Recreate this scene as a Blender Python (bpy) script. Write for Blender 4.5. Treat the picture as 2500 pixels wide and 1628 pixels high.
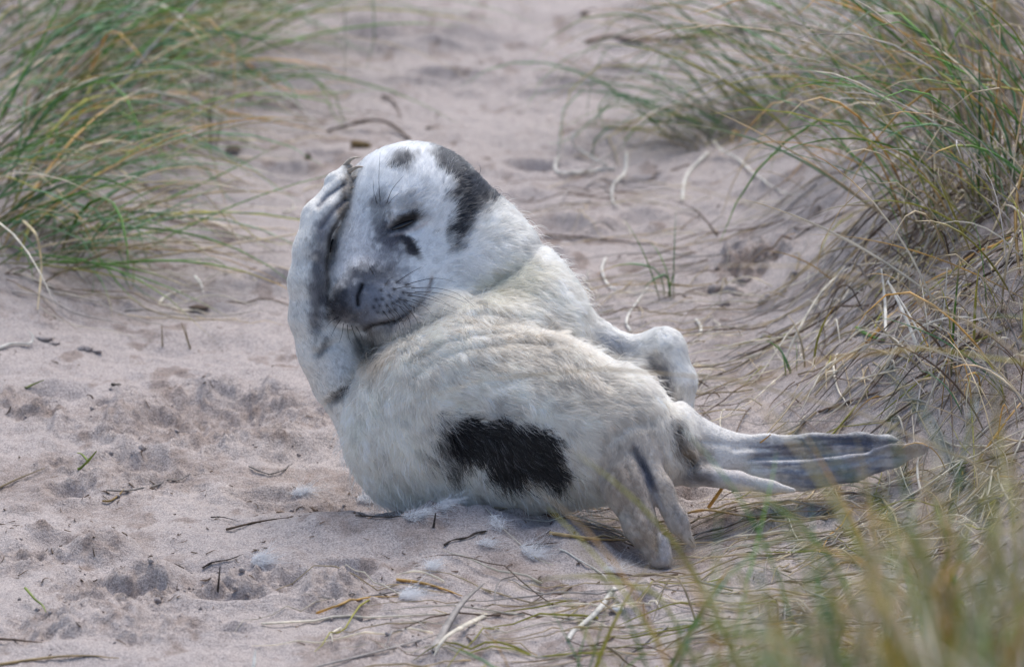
import bpy, math, random
import numpy as np
from mathutils import Vector, kdtree

rng = np.random.default_rng(7)
random.seed(7)
for _o in list(bpy.data.objects):
    bpy.data.objects.remove(_o)
scene = bpy.context.scene
COL = scene.collection

# ------------------------------------------------------------------ camera, sky, sun, exposure
PITCH = math.radians(14.0)
DIST = 10.0
S = 0.0006                       # metres per photograph pixel at the subject
sp, cp = math.sin(PITCH), math.cos(PITCH)
R = np.array([1.0, 0, 0]); U = np.array([0, sp, cp]); F = np.array([0, cp, -sp])
CEN = np.array([0, 0, 0.264])
CAM = CEN - DIST * F
cam_d = bpy.data.cameras.new('camera'); cam = bpy.data.objects.new('camera', cam_d); COL.objects.link(cam)
cam.location = CAM; cam.rotation_euler = (math.pi / 2 - PITCH, 0, 0)
cam_d.sensor_width = 36.0; cam_d.lens = 36.0 * DIST / (2500 * S)
cam_d.clip_start = 0.1; cam_d.clip_end = 2000
cam_d.dof.use_dof = True; cam_d.dof.focus_distance = DIST - 0.03; cam_d.dof.aperture_fstop = 5.8
scene.camera = cam

SUN_EL, SUN_AZ = math.radians(58), math.radians(14)      # azimuth measured from +y towards +x: behind the animal
world = bpy.data.worlds.new('World'); scene.world = world; world.use_nodes = True
wn = world.node_tree.nodes; wl = world.node_tree.links
bg = wn['Background']; sky = wn.new('ShaderNodeTexSky'); sky.sky_type = 'NISHITA'; sky.sun_disc = False
sky.sun_elevation = SUN_EL; sky.sun_rotation = SUN_AZ; sky.air_density = 1.0; sky.dust_density = 1.5; sky.ozone_density = 1.0
wl.new(sky.outputs[0], bg.inputs[0]); bg.inputs[1].default_value = 0.098
sun_d = bpy.data.lights.new('sun', 'SUN'); sun_d.energy = 1.75; sun_d.angle = math.radians(46); sun_d.color = (1.0, 0.94, 0.86)
sun = bpy.data.objects.new('sun', sun_d); COL.objects.link(sun)
sdir = Vector((math.sin(SUN_AZ) * math.cos(SUN_EL), math.cos(SUN_AZ) * math.cos(SUN_EL), math.sin(SUN_EL)))
sun.rotation_euler = sdir.to_track_quat('Z', 'Y').to_euler()
vs = scene.view_settings; vs.view_transform = 'Standard'; vs.look = 'None'; vs.exposure = 1.0; vs.gamma = 1.0
vs.use_curve_mapping = False
scene.cycles.use_denoising = True; scene.cycles.max_bounces = 14; scene.cycles.diffuse_bounces = 8; scene.cycles.glossy_bounces = 8; scene.cycles.transparent_max_bounces = 8

# ------------------------------------------------------------------ helpers
def ss(x, a=0.0, b=1.0):
    t = np.clip((np.asarray(x, float) - a) / (b - a), 0, 1)
    return t * t * (3 - 2 * t)

def hash2(ix, iy, seed):
    h = (ix.astype(np.int64) * 374761393 + iy.astype(np.int64) * 668265263 + seed * 974711) & 0x7fffffff
    h = ((h ^ (h >> 13)) * 1274126177) & 0x7fffffff
    return ((h ^ (h >> 16)) & 0xffff) / 65535.0

def noise2(x, y, seed=0):
    ix, iy = np.floor(x), np.floor(y)
    fx, fy = x - ix, y - iy
    fx = fx * fx * fx * (fx * (fx * 6 - 15) + 10); fy = fy * fy * fy * (fy * (fy * 6 - 15) + 10)
    a, b = hash2(ix, iy, seed), hash2(ix + 1, iy, seed)
    c, d = hash2(ix, iy + 1, seed), hash2(ix + 1, iy + 1, seed)
    return ((a * (1 - fx) + b * fx) * (1 - fy) + (c * (1 - fx) + d * fx) * fy) * 2 - 1

def fbm(x, y, seed=0, octs=3):
    s, a, t = 0, 1.0, 0
    for o in range(octs):
        s = s + a * noise2(x * 2 ** o + 17.3 * o, y * 2 ** o - 9.1 * o, seed + o); t += a; a *= 0.5
    return s / t

def P(px, py, w=0.0):
    """photograph pixel + distance behind the subject plane (in subject pixels) -> world point"""
    d = DIST + w * S; k = S * d / DIST
    return CEN + (px - 1250) * k * R + (814 - py) * k * U + w * S * F

def flat_xy(px, py, z=0.0):
    """photograph pixel -> where its ray meets the level z"""
    dx, dv = (px - 1250) * S / DIST, (814 - py) * S / DIST
    ray = F + dx * R + dv * U
    t = (z - CAM[2]) / ray[2]
    return CAM[0] + t * ray[0], CAM[1] + t * ray[1]

# ------------------------------------------------------------------ materials
def attr_mat(name, attr, rough=0.7, spec=0.3, noise=None, trans=0.0, mode='mesh', bump=None, coat=0.0):
    m = bpy.data.materials.new(name); m.use_nodes = True
    n, l = m.node_tree.nodes, m.node_tree.links
    b = n['Principled BSDF']; b.inputs['Roughness'].default_value = rough; b.inputs['Specular IOR Level'].default_value = spec
    a = n.new('ShaderNodeAttribute'); a.attribute_name = attr
    src = a.outputs['Color']
    if noise:
        tc = n.new('ShaderNodeTexCoord'); t = n.new('ShaderNodeTexNoise'); t.inputs['Scale'].default_value = noise[0]; t.inputs['Detail'].default_value = 4
        l.new(tc.outputs['Object'], t.inputs['Vector'])
        r = n.new('ShaderNodeMapRange'); r.inputs['From Min'].default_value = 0.3; r.inputs['From Max'].default_value = 0.7
        r.inputs['To Min'].default_value = 1 - noise[1]; r.inputs['To Max'].default_value = 1 + noise[1]
        l.new(t.outputs['Fac'], r.inputs['Value'])
        x = n.new('ShaderNodeMix'); x.data_type = 'RGBA'; x.blend_type = 'MULTIPLY'; x.inputs['Factor'].default_value = 1
        l.new(src, x.inputs[6]); l.new(r.outputs[0], x.inputs[7]); src = x.outputs[2]
        if bump:
            bp = n.new('ShaderNodeBump'); bp.inputs['Strength'].default_value = bump[0]; bp.inputs['Distance'].default_value = bump[1]
            l.new(t.outputs['Fac'], bp.inputs['Height']); l.new(bp.outputs[0], b.inputs['Normal'])
    l.new(src, b.inputs['Base Color'])
    if trans:
        tr = n.new('ShaderNodeBsdfTranslucent'); l.new(src, tr.inputs['Color'])
        mx = n.new('ShaderNodeMixShader'); mx.inputs[0].default_value = trans
        l.new(b.outputs[0], mx.inputs[1]); l.new(tr.outputs[0], mx.inputs[2]); l.new(mx.outputs[0], n['Material Output'].inputs['Surface'])
    return m

def sand_mat():
    m = bpy.data.materials.new('sand'); m.use_nodes = True
    n, l = m.node_tree.nodes, m.node_tree.links
    b = n['Principled BSDF']; b.inputs['Roughness'].default_value = 0.9; b.inputs['Specular IOR Level'].default_value = 0.25
    tc = n.new('ShaderNodeTexCoord')
    def noise(scale, detail=4, rough=0.6):
        t = n.new('ShaderNodeTexNoise'); t.inputs['Scale'].default_value = scale; t.inputs['Detail'].default_value = detail
        t.inputs['Roughness'].default_value = rough; l.new(tc.outputs['Object'], t.inputs['Vector']); return t.outputs['Fac']
    def math_(op, a, c):
        x = n.new('ShaderNodeMath'); x.operation = op
        for i, v in enumerate((a, c)):
            if isinstance(v, (int, float)): x.inputs[i].default_value = v
            else: l.new(v, x.inputs[i])
        return x.outputs[0]
    def rng_(v, a, c, lo, hi):
        r = n.new('ShaderNodeMapRange'); r.inputs['From Min'].default_value = a; r.inputs['From Max'].default_value = c
        r.inputs['To Min'].default_value = lo; r.inputs['To Max'].default_value = hi; l.new(v, r.inputs['Value']); return r.outputs[0]
    damp = n.new('ShaderNodeAttribute'); damp.attribute_name = 'damp'
    n1, n2, n3, n4 = noise(9, 3), noise(55, 4), noise(260, 3, .7), noise(800, 2, 0.8)
    wet = math_('ADD', damp.outputs['Fac'], rng_(n2, 0.35, 0.75, -0.22, 0.30))
    wet = math_('ADD', wet, rng_(n1, 0.3, 0.7, -0.12, 0.12))
    wet = rng_(wet, 0.0, 1.0, 0.0, 1.0)
    mix = n.new('ShaderNodeMix'); mix.data_type = 'RGBA'
    mix.inputs[6].default_value = (0.435, 0.382, 0.364, 1); mix.inputs[7].default_value = (0.205, 0.150, 0.122, 1)
    l.new(wet, mix.inputs['Factor'])
    grain = math_('MULTIPLY', rng_(n3, 0.3, 0.7, 0.74, 1.22), rng_(n4, 0.25, 0.75, 0.6, 1.36))
    grain = math_('MULTIPLY', grain, rng_(noise(380, 2, .5), 0.50, 0.66, 1.06, 0.62))
    grain = math_('MULTIPLY', grain, rng_(noise(610, 1, .5), 0.54, 0.70, 0.97, 1.35))
    mul = n.new('ShaderNodeMix'); mul.data_type = 'RGBA'; mul.blend_type = 'MULTIPLY'; mul.inputs['Factor'].default_value = 1
    l.new(mix.outputs[2], mul.inputs[6]); l.new(grain, mul.inputs[7]); l.new(mul.outputs[2], b.inputs['Base Color'])
    h = math_('ADD', math_('MULTIPLY', n3, 0.5), math_('MULTIPLY', n4, 0.35))
    h = math_('ADD', h, math_('MULTIPLY', noise(160, 4), 1.2))
    bp = n.new('ShaderNodeBump'); bp.inputs['Strength'].default_value = 0.7; bp.inputs['Distance'].default_value = 0.005
    l.new(h, bp.inputs['Height']); l.new(bp.outputs[0], b.inputs['Normal'])
    return m

def fur_mat():
    m = bpy.data.materials.new('pup_fur'); m.use_nodes = True
    n, l = m.node_tree.nodes, m.node_tree.links
    n.remove(n['Principled BSDF'])
    h = n.new('ShaderNodeBsdfHairPrincipled'); h.parametrization = 'COLOR'
    h.inputs['Roughness'].default_value = 0.45; h.inputs['Radial Roughness'].default_value = 0.6; h.inputs['Coat'].default_value = 0.0
    a = n.new('ShaderNodeAttribute'); a.attribute_name = 'tint'; l.new(a.outputs['Color'], h.inputs['Color'])
    d = n.new('ShaderNodeBsdfDiffuse'); l.new(a.outputs['Color'], d.inputs['Color'])
    mx = n.new('ShaderNodeMixShader'); mx.inputs[0].default_value = 0.55
    l.new(h.outputs[0], mx.inputs[1]); l.new(d.outputs[0], mx.inputs[2])
    l.new(mx.outputs[0], n['Material Output'].inputs['Surface'])
    return m

def plain_mat(name, col, rough=0.5, spec=0.5, nscale=200, var=0.25):
    m = bpy.data.materials.new(name); m.use_nodes = True
    n, l = m.node_tree.nodes, m.node_tree.links
    b = n['Principled BSDF']; b.inputs['Roughness'].default_value = rough; b.inputs['Specular IOR Level'].default_value = spec
    tc = n.new('ShaderNodeTexCoord'); t = n.new('ShaderNodeTexNoise'); t.inputs['Scale'].default_value = nscale; t.inputs['Detail'].default_value = 3
    l.new(tc.outputs['Object'], t.inputs['Vector'])
    r = n.new('ShaderNodeValToRGB')
    r.color_ramp.elements[0].position = 0.3; r.color_ramp.elements[1].position = 0.7
    r.color_ramp.elements[0].color = tuple(c * (1 - var) for c in col) + (1,); r.color_ramp.elements[1].color = tuple(min(1, c * (1 + var)) for c in col) + (1,)
    l.new(t.outputs['Fac'], r.inputs[0]); l.new(r.outputs[0], b.inputs['Base Color'])
    return m

M_SAND = sand_mat()
M_FUR = fur_mat()
M_SKIN = attr_mat('pup_skin', 'tint', rough=0.75, spec=0.2, noise=(260, 0.12), bump=(0.3, 0.001))
M_GRASS = attr_mat('grass_blade', 'tint', rough=0.5, spec=0.4, noise=(35, 0.25), trans=0.35)
M_STRAW = attr_mat('dry_straw', 'tint', rough=0.55, spec=0.45, noise=(60, 0.25), trans=0.35)
M_WOOD = attr_mat('twig_bark', 'tint', rough=0.85, spec=0.2, noise=(120, 0.35), bump=(0.6, 0.002))
M_EYE = plain_mat('eye', (0.006, 0.006, 0.008), 0.12, 0.6)
M_WHISK = plain_mat('whisker', (0.02, 0.018, 0.018), 0.45, 0.4)
M_CLAW = plain_mat('claw', (0.34, 0.28, 0.22), 0.4, 0.5)
M_FLUFF = plain_mat('moulted_fur', (0.86, 0.86, 0.88), 0.8, 0.2)
M_SHELL = plain_mat('shell', (0.75, 0.74, 0.72), 0.5, 0.4, 90, 0.12)

# ------------------------------------------------------------------ linking helpers
def tag(o, label=None, cat=None, group=None, kind=None):
    if label: o['label'] = label
    if cat: o['category'] = cat
    if group: o['group'] = group
    if kind: o['kind'] = kind
    return o

def mesh_obj(name, V, Fc, mat, parent=None, tint=None, smooth=True, loc=None):
    V = np.asarray(V, np.float32)
    me = bpy.data.meshes.new(name)
    Fc = np.asarray(Fc, np.int32)
    if loc is not None: V = V - np.asarray(loc, np.float32)
    me.vertices.add(len(V)); me.vertices.foreach_set('co', V.ravel())
    k = Fc.shape[1]
    me.loops.add(Fc.size); me.loops.foreach_set('vertex_index', Fc.ravel())
    me.polygons.add(len(Fc)); me.polygons.foreach_set('loop_start', np.arange(0, Fc.size, k, dtype=np.int32))
    if smooth: me.polygons.foreach_set('use_smooth', np.ones(len(Fc), bool))
    me.update(calc_edges=True)
    if tint is not None:
        a = me.attributes.new('tint', 'FLOAT_COLOR', 'POINT')
        c = np.ones((len(V), 4), np.float32); c[:, :3] = tint
        a.data.foreach_set('color', c.ravel())
    me.materials.append(mat)
    o = bpy.data.objects.new(name, me); COL.objects.link(o)
    if loc is not None: o.location = loc
    if parent is not None:
        o.parent = parent
        o.location = (np.asarray(o.location) - np.asarray(parent.location))
    return o

def empty(name, loc):
    o = bpy.data.objects.new(name, None); COL.objects.link(o); o.location = loc; o.empty_display_size = 0.05
    return o

def hair_obj(name, pts, rad, tint, mat, parent=None, loc=None):
    """pts (N,K,3), rad (N,K), tint (N,3)"""
    N, K, _ = pts.shape
    if loc is not None: pts = pts - np.asarray(loc)
    hc = bpy.data.hair_curves.new(name)
    hc.add_curves([K] * N)
    hc.attributes['position'].data.foreach_set('vector', np.ascontiguousarray(pts, np.float32).ravel())
    ra = hc.attributes.get('radius') or hc.attributes.new('radius', 'FLOAT', 'POINT')
    ra.data.foreach_set('value', np.ascontiguousarray(rad, np.float32).ravel())
    ca = hc.attributes.new('tint', 'FLOAT_COLOR', 'CURVE')
    c = np.ones((N, 4), np.float32); c[:, :3] = tint; ca.data.foreach_set('color', c.ravel())
    hc.materials.append(mat)
    o = bpy.data.objects.new(name, hc); COL.objects.link(o)
    if loc is not None: o.location = loc
    if parent is not None:
        o.parent = parent; o.location = np.asarray(o.location) - np.asarray(parent.location)
    return o

def tube(pts, rad, sides=3, flat=1.0):
    """tapered tube along pts (K,3) with radii (K,), closed ends -> verts, quad faces"""
    pts = np.asarray(pts, float); K = len(pts); rad = np.broadcast_to(np.asarray(rad, float), (K,))
    T = np.gradient(pts, axis=0); T /= np.linalg.norm(T, axis=1, keepdims=True) + 1e-12
    ref = np.array([0.3, 0.1, 1.0]) if abs(T[0][2]) < 0.8 else np.array([1.0, 0.2, 0.1])
    A = np.cross(T, ref); A /= np.linalg.norm(A, axis=1, keepdims=True) + 1e-9
    B = np.cross(T, A)
    ang = np.arange(sides) * 2 * np.pi / sides
    V = pts[:, None] + rad[:, None, None] * (np.cos(ang)[None, :, None] * A[:, None] + flat * np.sin(ang)[None, :, None] * B[:, None])
    V = V.reshape(-1, 3)
    i = np.arange(K - 1)[:, None] * sides; j = np.arange(sides)[None]; j2 = (j + 1) % sides
    Fc = np.stack([i + j, i + j2, i + sides + j2, i + sides + j], -1).reshape(-1, 4)
    return V, Fc

class Batch:
    def __init__(self): self.V, self.F, self.C, self.n = [], [], [], 0
    def add(self, V, Fc, col):
        self.V.append(V); self.F.append(Fc + self.n); self.n += len(V)
        self.C.append(np.broadcast_to(col, (len(V), 3)))
    def build(self, name, mat, parent=None, loc=None):
        return mesh_obj(name, np.concatenate(self.V), np.concatenate(self.F), mat, parent, np.concatenate(self.C), loc=loc)

def smooth_path(pts, n):
    """Catmull-Rom through control points"""
    pts = np.asarray(pts, float)
    if len(pts) == 2: pts = np.array([pts[0], (pts[0] + pts[1]) / 2, pts[1]])
    q = np.vstack([2 * pts[0] - pts[1], pts, 2 * pts[-1] - pts[-2]])
    m = len(pts) - 1
    t = np.linspace(0, m, n); i = np.minimum(t.astype(int), m - 1); f = (t - i)[:, None]
    p0, p1, p2, p3 = q[i], q[i + 1], q[i + 2], q[i + 3]
    return 0.5 * (2 * p1 + (p2 - p0) * f + (2 * p0 - 5 * p1 + 4 * p2 - p3) * f ** 2 + (3 * p1 - p0 - 3 * p2 + p3) * f ** 3)

# ------------------------------------------------------------------ ground
# rough, dug-over or trodden patches: photograph px centre, half width px, half height px, strength, damp
ROUGH = [(480, 1040, 380, 80, 1.0, 0.45), (60, 1000, 120, 40, 1.0, 0.5), (320, 1150, 200, 60, 0.8, 0.35), (130, 1130, 60, 30, 1.0, 0.6),
         (250, 1450, 220, 60, 1.2, 0.35), (560, 1450, 180, 45, 1.2, 0.4), (830, 1470, 140, 45, 1.1, 0.3), (60, 1370, 110, 40, 1.0, 0.4),
         (330, 1540, 200, 60, 1.0, 0.2), (760, 1230, 110, 26, 0.9, 0.3), (1830, 690, 110, 45, 1.6, 0.45), (100, 1560, 130, 50, 1, 0.3),
         (250, 1352, 85, 22, 0.5, 0.65), (100, 1296, 42, 12, 0.5, 0.75), (280, 770, 60, 26, 0.8, 0.4), (110, 830, 60, 22, 0.8, 0.4),
         (640, 990, 120, 26, 0.7, 0.25), (820, 980, 40, 20, 0.7, 0.5), (950, 115, 95, 24, .7, .6), (1590, 30, 120, 20, .5, .55), (1330, 640, 70, 14, .4, .3), (1050, 1330, 120, 25, 0.5, 0.2), (1010, 1590, 300, 40, 0.7, 0.1)]
# hollows: px centre, half width, half height, depth m (rim outside)
DENTS = [(560, 1030, 200, 45, 0.030), (180, 1190, 60, 20, 0.02), (330, 1130, 90, 24, 0.02), (120, 980, 90, 22, 0.02), (560, 1480, 90, 16, 0.02),
         (160, 1320, 110, 20, 0.022), (380, 1420, 150, 24, -0.03), (600, 1420, 110, 20, -0.02), (250, 1345, 110, 24, -0.018), (800, 1450, 100, 20, -0.02),
         (1560, 60, 110, 24, 0.05), (980, 110, 120, 26, 0.05), (900, 90, 90, 20, -0.04), (1330, 640, 60, 15, 0.02), (1500, 190, 120, 14, 0.03), (1150, 120, 120, 16, 0.03),
         (1100, 200, 100, 12, 0.025), (1400, 230, 90, 14, 0.03), (700, 420, 80, 14, 0.02), (620, 250, 70, 12, 0.02), (1330, 420, 90, 12, 0.02), (1480, 330, 70, 12, 0.02),
         (1250, 60, 80, 14, 0.03), (1700, 40, 90, 14, 0.04), (640, 690, 70, 12, 0.015), (430, 700, 80, 14, 0.015), (520, 740, 70, 10, -0.012),
         (560, 365, 46, 14, 0.02), (790, 380, 50, 10, 0.02)]
_r = np.random.default_rng(21)
for _ in range(46):      # old prints and scuffs all over the path
    _px, _py = _r.uniform(0, 2000), _r.uniform(20, 760) if _r.random() < .6 else _r.uniform(1200, 1600)
    DENTS.append((_px, _py, _r.uniform(40, 95), _r.uniform(9, 20), _r.uniform(.012, .026)))
def blob_xy(b):
    x, y = flat_xy(b[0], b[1]); k = 1 + (y) / DIST
    return x, y, b[2] * S * k, b[3] * S / sp * k

def ground_h(x, y, fine=True):
    x = np.asarray(x, float); y = np.asarray(y, float)
    tb = x - 0.39 - 0.22 * ss((0.38 - y) / 0.55) + 0.05 * noise2(x / .35, y / .35, 91)
    z = 0.95 * np.tanh(0.74 * (np.sqrt(tb * tb + 0.012) + tb) * 0.5 / 0.95) * ss((y + 1.6) / 1.2) * (1 - 0.45 * ss((y - 1.1) / 1.6))
    z = z + (0.50 * ss((-y - 0.95) / 1.7) + 0.30 * ss((-y - 2.5) / 1.5)) * ss((x + 0.2) / 0.55)                  # near bank on the right
    z = z + 0.22 * ss((-x - 0.45 - 0.06 * (2.0 - y)) / 0.9) * ss((y - 0.2) / 1.2)  # left bank
    z = z + 0.6 * ss((y - 5) / 20) * (1 + 0.6 * noise2(x / 9, y / 9, 3)) + ss((np.hypot(x, y) - 12) / 60) * 2.2 * (noise2(x / 23, y / 23, 4) + 0.3)
    z = z + 0.016 * fbm(x / 0.55, y / 0.7, 11, 3) + 0.0115 * fbm(x / 0.10, y / 0.13, 21, 3)
    # mound of sand pressed up against the belly
    z = z + 0.044 * np.exp(-((x + 0.07) / 0.20) ** 2 - ((y + 0.20) / 0.11) ** 2)
    z = z - 0.022 * np.exp(-((x - 0.19) / 0.12) ** 2 - ((y + 0.10) / 0.09) ** 2) - 0.026 * np.exp(-((x - 0.23) / 0.09) ** 2 - ((y + 0.27) / 0.14) ** 2)
    z = z + 0.02 * np.exp(-((x + 0.27) / 0.07) ** 2 - ((y + 0.16) / 0.12) ** 2)
    z = z - 0.020 * np.exp(-((x + 0.03) / 0.28) ** 2 - ((y - 0.03) / 0.11) ** 2)
    for b in DENTS:
        cx, cy, rx, ry = blob_xy(b)
        r2 = ((x - cx) / rx) ** 2 + ((y - cy) / ry) ** 2
        z = z - b[4] * 0.85 * (np.exp(-r2 * 1.6) - 0.55 * np.exp(-((np.sqrt(r2) - 1.25) / 0.4) ** 2))
    if fine:
        rough = np.zeros_like(z)
        for b in ROUGH:
            cx, cy, rx, ry = blob_xy(b)
            r = np.sqrt(((x - cx) / rx) ** 2 + ((y - cy) / ry) ** 2) + 0.35 * noise2(x / 0.05, y / 0.07, 31)
            rough = np.maximum(rough, b[4] * (1 - ss(r, 0.55, 1.1)))
        lump = 1 - np.abs(fbm(x / 0.045, y / 0.06, 41, 2))
        lump2 = 1 - np.abs(fbm(x / 0.017, y / 0.024, 45, 2))
        z = z + rough * (0.017 * (lump ** 2 - 0.45) + 0.0085 * (lump2 ** 2 - 0.5) + 0.014 * fbm(x / .09, y / .11, 43, 2) + 0.0042 * fbm(x / .0085, y / .012, 47, 2))
        z = z + 0.0055 * fbm(x / 0.04, y / 0.06, 51, 3) * (0.5 + ss(fbm(x / .3, y / .4, 55, 2), -.3, .4)) + 0.0022 * fbm(x / .013, y / .018, 57, 2)
    return z

def damp_at(x, y):
    d = np.zeros_like(x)
    for b in ROUGH:
        cx, cy, rx, ry = blob_xy(b)
        r = np.sqrt(((x - cx) / rx) ** 2 + ((y - cy) / ry) ** 2) + 0.45 * fbm(x / 0.05, y / 0.08, 61, 3)
        d = np.maximum(d, .8 * b[5] * (1 - ss(r, 0.35, 1.1)))
    d = np.maximum(d, 0.42 * ss(fbm(x / 0.12, y / 0.18, 71, 3), 0.18, 0.5)) - 0.22 * ss((y - .4) / 1.2)
    d = np.maximum(d, 0.55 * ss(fbm(x / 0.05, y / 0.07, 75, 3), 0.3, 0.55))
    d = np.maximum(d, (0.5 + .35 * fbm(x / .2, y / .2, 77, 2)) * ss((x - 0.45) / 0.5))
    return d

def axis(lo, hi, step, far, g=1.18):
    a = list(np.arange(lo, hi + step / 2, step)); s = step
    while a[-1] < far: s *= g; a.append(a[-1] + s)
    s = step; b = [lo]
    while b[-1] > -far: s *= g; b.append(b[-1] - s)
    return np.array(b[:0:-1] + a)
gx = axis(-0.98, 1.02, 0.0033, 400); gy = axis(-1.05, 3.3, 0.0064, 400)
X, Y = np.meshgrid(gx, gy)
Zg = ground_h(X, Y)
nx, ny = len(gx), len(gy)
ii = (np.arange(ny - 1)[:, None] * nx + np.arange(nx - 1)[None]).ravel()
sand = mesh_obj('sand_ground', np.stack([X.ravel(), Y.ravel(), Zg.ravel()], -1), np.stack([ii, ii + 1, ii + nx + 1, ii + nx], -1), M_SAND)
da = sand.data.attributes.new('damp', 'FLOAT', 'POINT'); da.data.foreach_set('value', damp_at(X, Y).astype(np.float32).ravel())
sand['kind'] = 'structure'

def gh(x, y):
    x = np.asarray(x, float); y = np.asarray(y, float)
    i = np.clip(np.searchsorted(gx, x) - 1, 0, nx - 2); j = np.clip(np.searchsorted(gy, y) - 1, 0, ny - 2)
    u = np.clip((x - gx[i]) / (gx[i + 1] - gx[i]), 0, 1); v = np.clip((y - gy[j]) / (gy[j + 1] - gy[j]), 0, 1)
    return (Zg[j, i] * (1 - u) + Zg[j, i + 1] * u) * (1 - v) + (Zg[j + 1, i] * (1 - u) + Zg[j + 1, i + 1] * u) * v
def hz(x, y): return float(gh(x, y))
def ground_at(px, py):
    """photograph pixel -> ground point seen there"""
    ray = F + (px - 1250) * S / DIST * R + (814 - py) * S / DIST * U
    t = np.linspace(6.0, 16, 900)
    q = CAM[None] + t[:, None] * ray[None]
    dz = q[:, 2] - gh(q[:, 0], q[:, 1])
    i = int(np.argmax(dz < 0)) if (dz < 0).any() else 899
    lo, hi = t[max(i - 1, 0)], t[i]
    tt = np.linspace(lo, hi, 24); q = CAM[None] + tt[:, None] * ray[None]
    dz = q[:, 2] - gh(q[:, 0], q[:, 1]); j = int(np.argmax(dz < 0)) if (dz < 0).any() else 23
    return q[j]

# ------------------------------------------------------------------ the seal pup
# All primitives: photograph px, px, depth (px, + away), radius px, in the subject's own frame
def A(p):
    k = 1 + p[2] * S / DIST
    return np.array([(p[0] - 1250) * k, (814 - p[1]) * k, p[2]], float)
STEP = 5.0
LO = np.array([-620., -620., -400.]); HI = np.array([1100., 520., 520.])
NG = np.ceil((HI - LO) / STEP).astype(int) + 1
GX = [(LO[i] + STEP * np.arange(NG[i])).astype(np.float32) for i in range(3)]
field = np.full(NG, 60.0, np.float32)
field_arm = np.full(NG, 60.0, np.float32)

def d_rcone(p, a, b, ra, rb, flat=None):
    if flat is not None:
        nrm, fac = flat
        nrm = np.asarray(nrm, float) / np.linalg.norm(nrm); s = 1 / fac - 1
        stretch = lambda q: q + ((q - a) @ nrm)[..., None] * nrm * s
        p = stretch(p); b = stretch(b[None])[0]
    ab = b - a; L2 = float(ab @ ab) + 1e-9
    t = np.clip(((p - a) @ ab) / L2, 0, 1)
    d = np.linalg.norm(p - a - t[..., None] * ab, axis=-1) - (ra + (rb - ra) * t)
    if flat is not None: d = d * (0.5 + 0.5 * flat[1])
    return d, t

def smin(a, b, k):
    h = np.maximum(k - np.abs(a - b), 0) / k
    return np.minimum(a, b) - h * h * k * 0.25

PARTS = {}     # name -> list of segments (a,b,ra,rb,flat)
def chain(part, pts, k=40, flat=None):
    PARTS.setdefault(part, [])
    if len(pts) == 1: pts = [pts[0], (pts[0][0] + 1, pts[0][1], pts[0][2], pts[0][3])]
    for p, q in zip(pts[:-1], pts[1:]):
        a, b, ra, rb = A(p), A(q), p[3], q[3]
        PARTS[part].append((a, b, ra, rb, flat))
        m = max(ra, rb) + k + 12
        lo = np.maximum(np.floor((np.minimum(a, b) - m - LO) / STEP).astype(int), 0)
        hi = np.minimum(np.ceil((np.maximum(a, b) + m - LO) / STEP).astype(int) + 1, NG)
        sl = tuple(slice(lo[i], hi[i]) for i in range(3))
        g = np.stack(np.meshgrid(*[GX[i][sl[i]] for i in range(3)], indexing='ij'), -1).astype(np.float32)
        d, _ = d_rcone(g, a.astype(np.float32), b.astype(np.float32), ra, rb, flat)
        f_ = field_arm if part == 'fore' else field
        f_[sl] = smin(f_[sl], d.astype(np.float32), k)

# torso
chain('torso', [(1120, 962, 10, 246), (1345, 1022, -60, 194), (1510, 1056, -105, 136), (1600, 1085, -120, 96)], 60)
chain('torso', [(1012, 1056, -5, 168), (1200, 1070, -30, 160)], 70)
chain('torso', [(1300, 800, 120, 142), (1220, 890, 70, 192)], 60)
chain('torso', [(1500, 1095, -150, 95), (1545, 1110, -175, 70)], 40)
# throat, neck and head
chain('torso', [(950, 892, 70, 66), (1060, 815, 110, 100)], 40)
chain('torso', [(900, 842, 75, 40), (940, 870, 75, 50)], 30)
chain('neck', [(1140, 612, 180, 150), (1262, 732, 165, 136)], 50)
chain('head', [(1010, 540, 165, 192)], 50)
chain('head', [(940, 660, 70, 120), (918, 702, 30, 104)], 60)
chain('head', [(1085, 645, 110, 118), (1040, 665, 80, 105)], 50)
chain('head', [(930, 738, -32, 70), (990, 728, 10, 64)], 25)          # whisker pad
chain('head', [(890, 560, 120, 84), (884, 640, 85, 80), (876, 715, 30, 66)], 40)
chain('head', [(846, 752, -20, 49)], 25)
chain('head', [(858, 730, -62, 44), (885, 692, -42, 42)], 25)        # nose
chain('head', [(905, 790, 35, 40), (925, 785, 25, 42), (1000, 760, 50, 50)], 20)         # lower jaw
chain('head', [(985, 500, 8, 34), (1035, 512, 10, 30)], 30)          # brow
# raised fore flipper (image left)
chain('fore', [(905, 1010, 75, 90), (842, 925, 60, 76), (802, 855, 46, 70), (766, 775, 30, 56)], 30)
chain('fore', [(766, 775, 30, 56), (755, 690, 18, 47), (762, 610, 22, 44)], 25)
chain('fore', [(762, 610, 22, 44), (776, 530, 45, 38), (820, 448, 86, 25), (848, 410, 112, 13)], 16)
chain('fore', [(770, 590, 20, 38), (796, 520, 34, 31), (832, 470, 70, 20), (852, 442, 92, 12)], 14)
chain('fore', [(772, 595, 18, 34), (800, 545, 26, 27), (832, 504, 56, 18), (846, 484, 76, 11)], 12)
# other fore flipper (image right), folded behind the belly
chain('fore2', [(1390, 805, 160, 64), (1528, 866, 150, 40), (1618, 856, 140, 50), (1652, 930, 135, 42), (1655, 1010, 150, 36)], 26)
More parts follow.
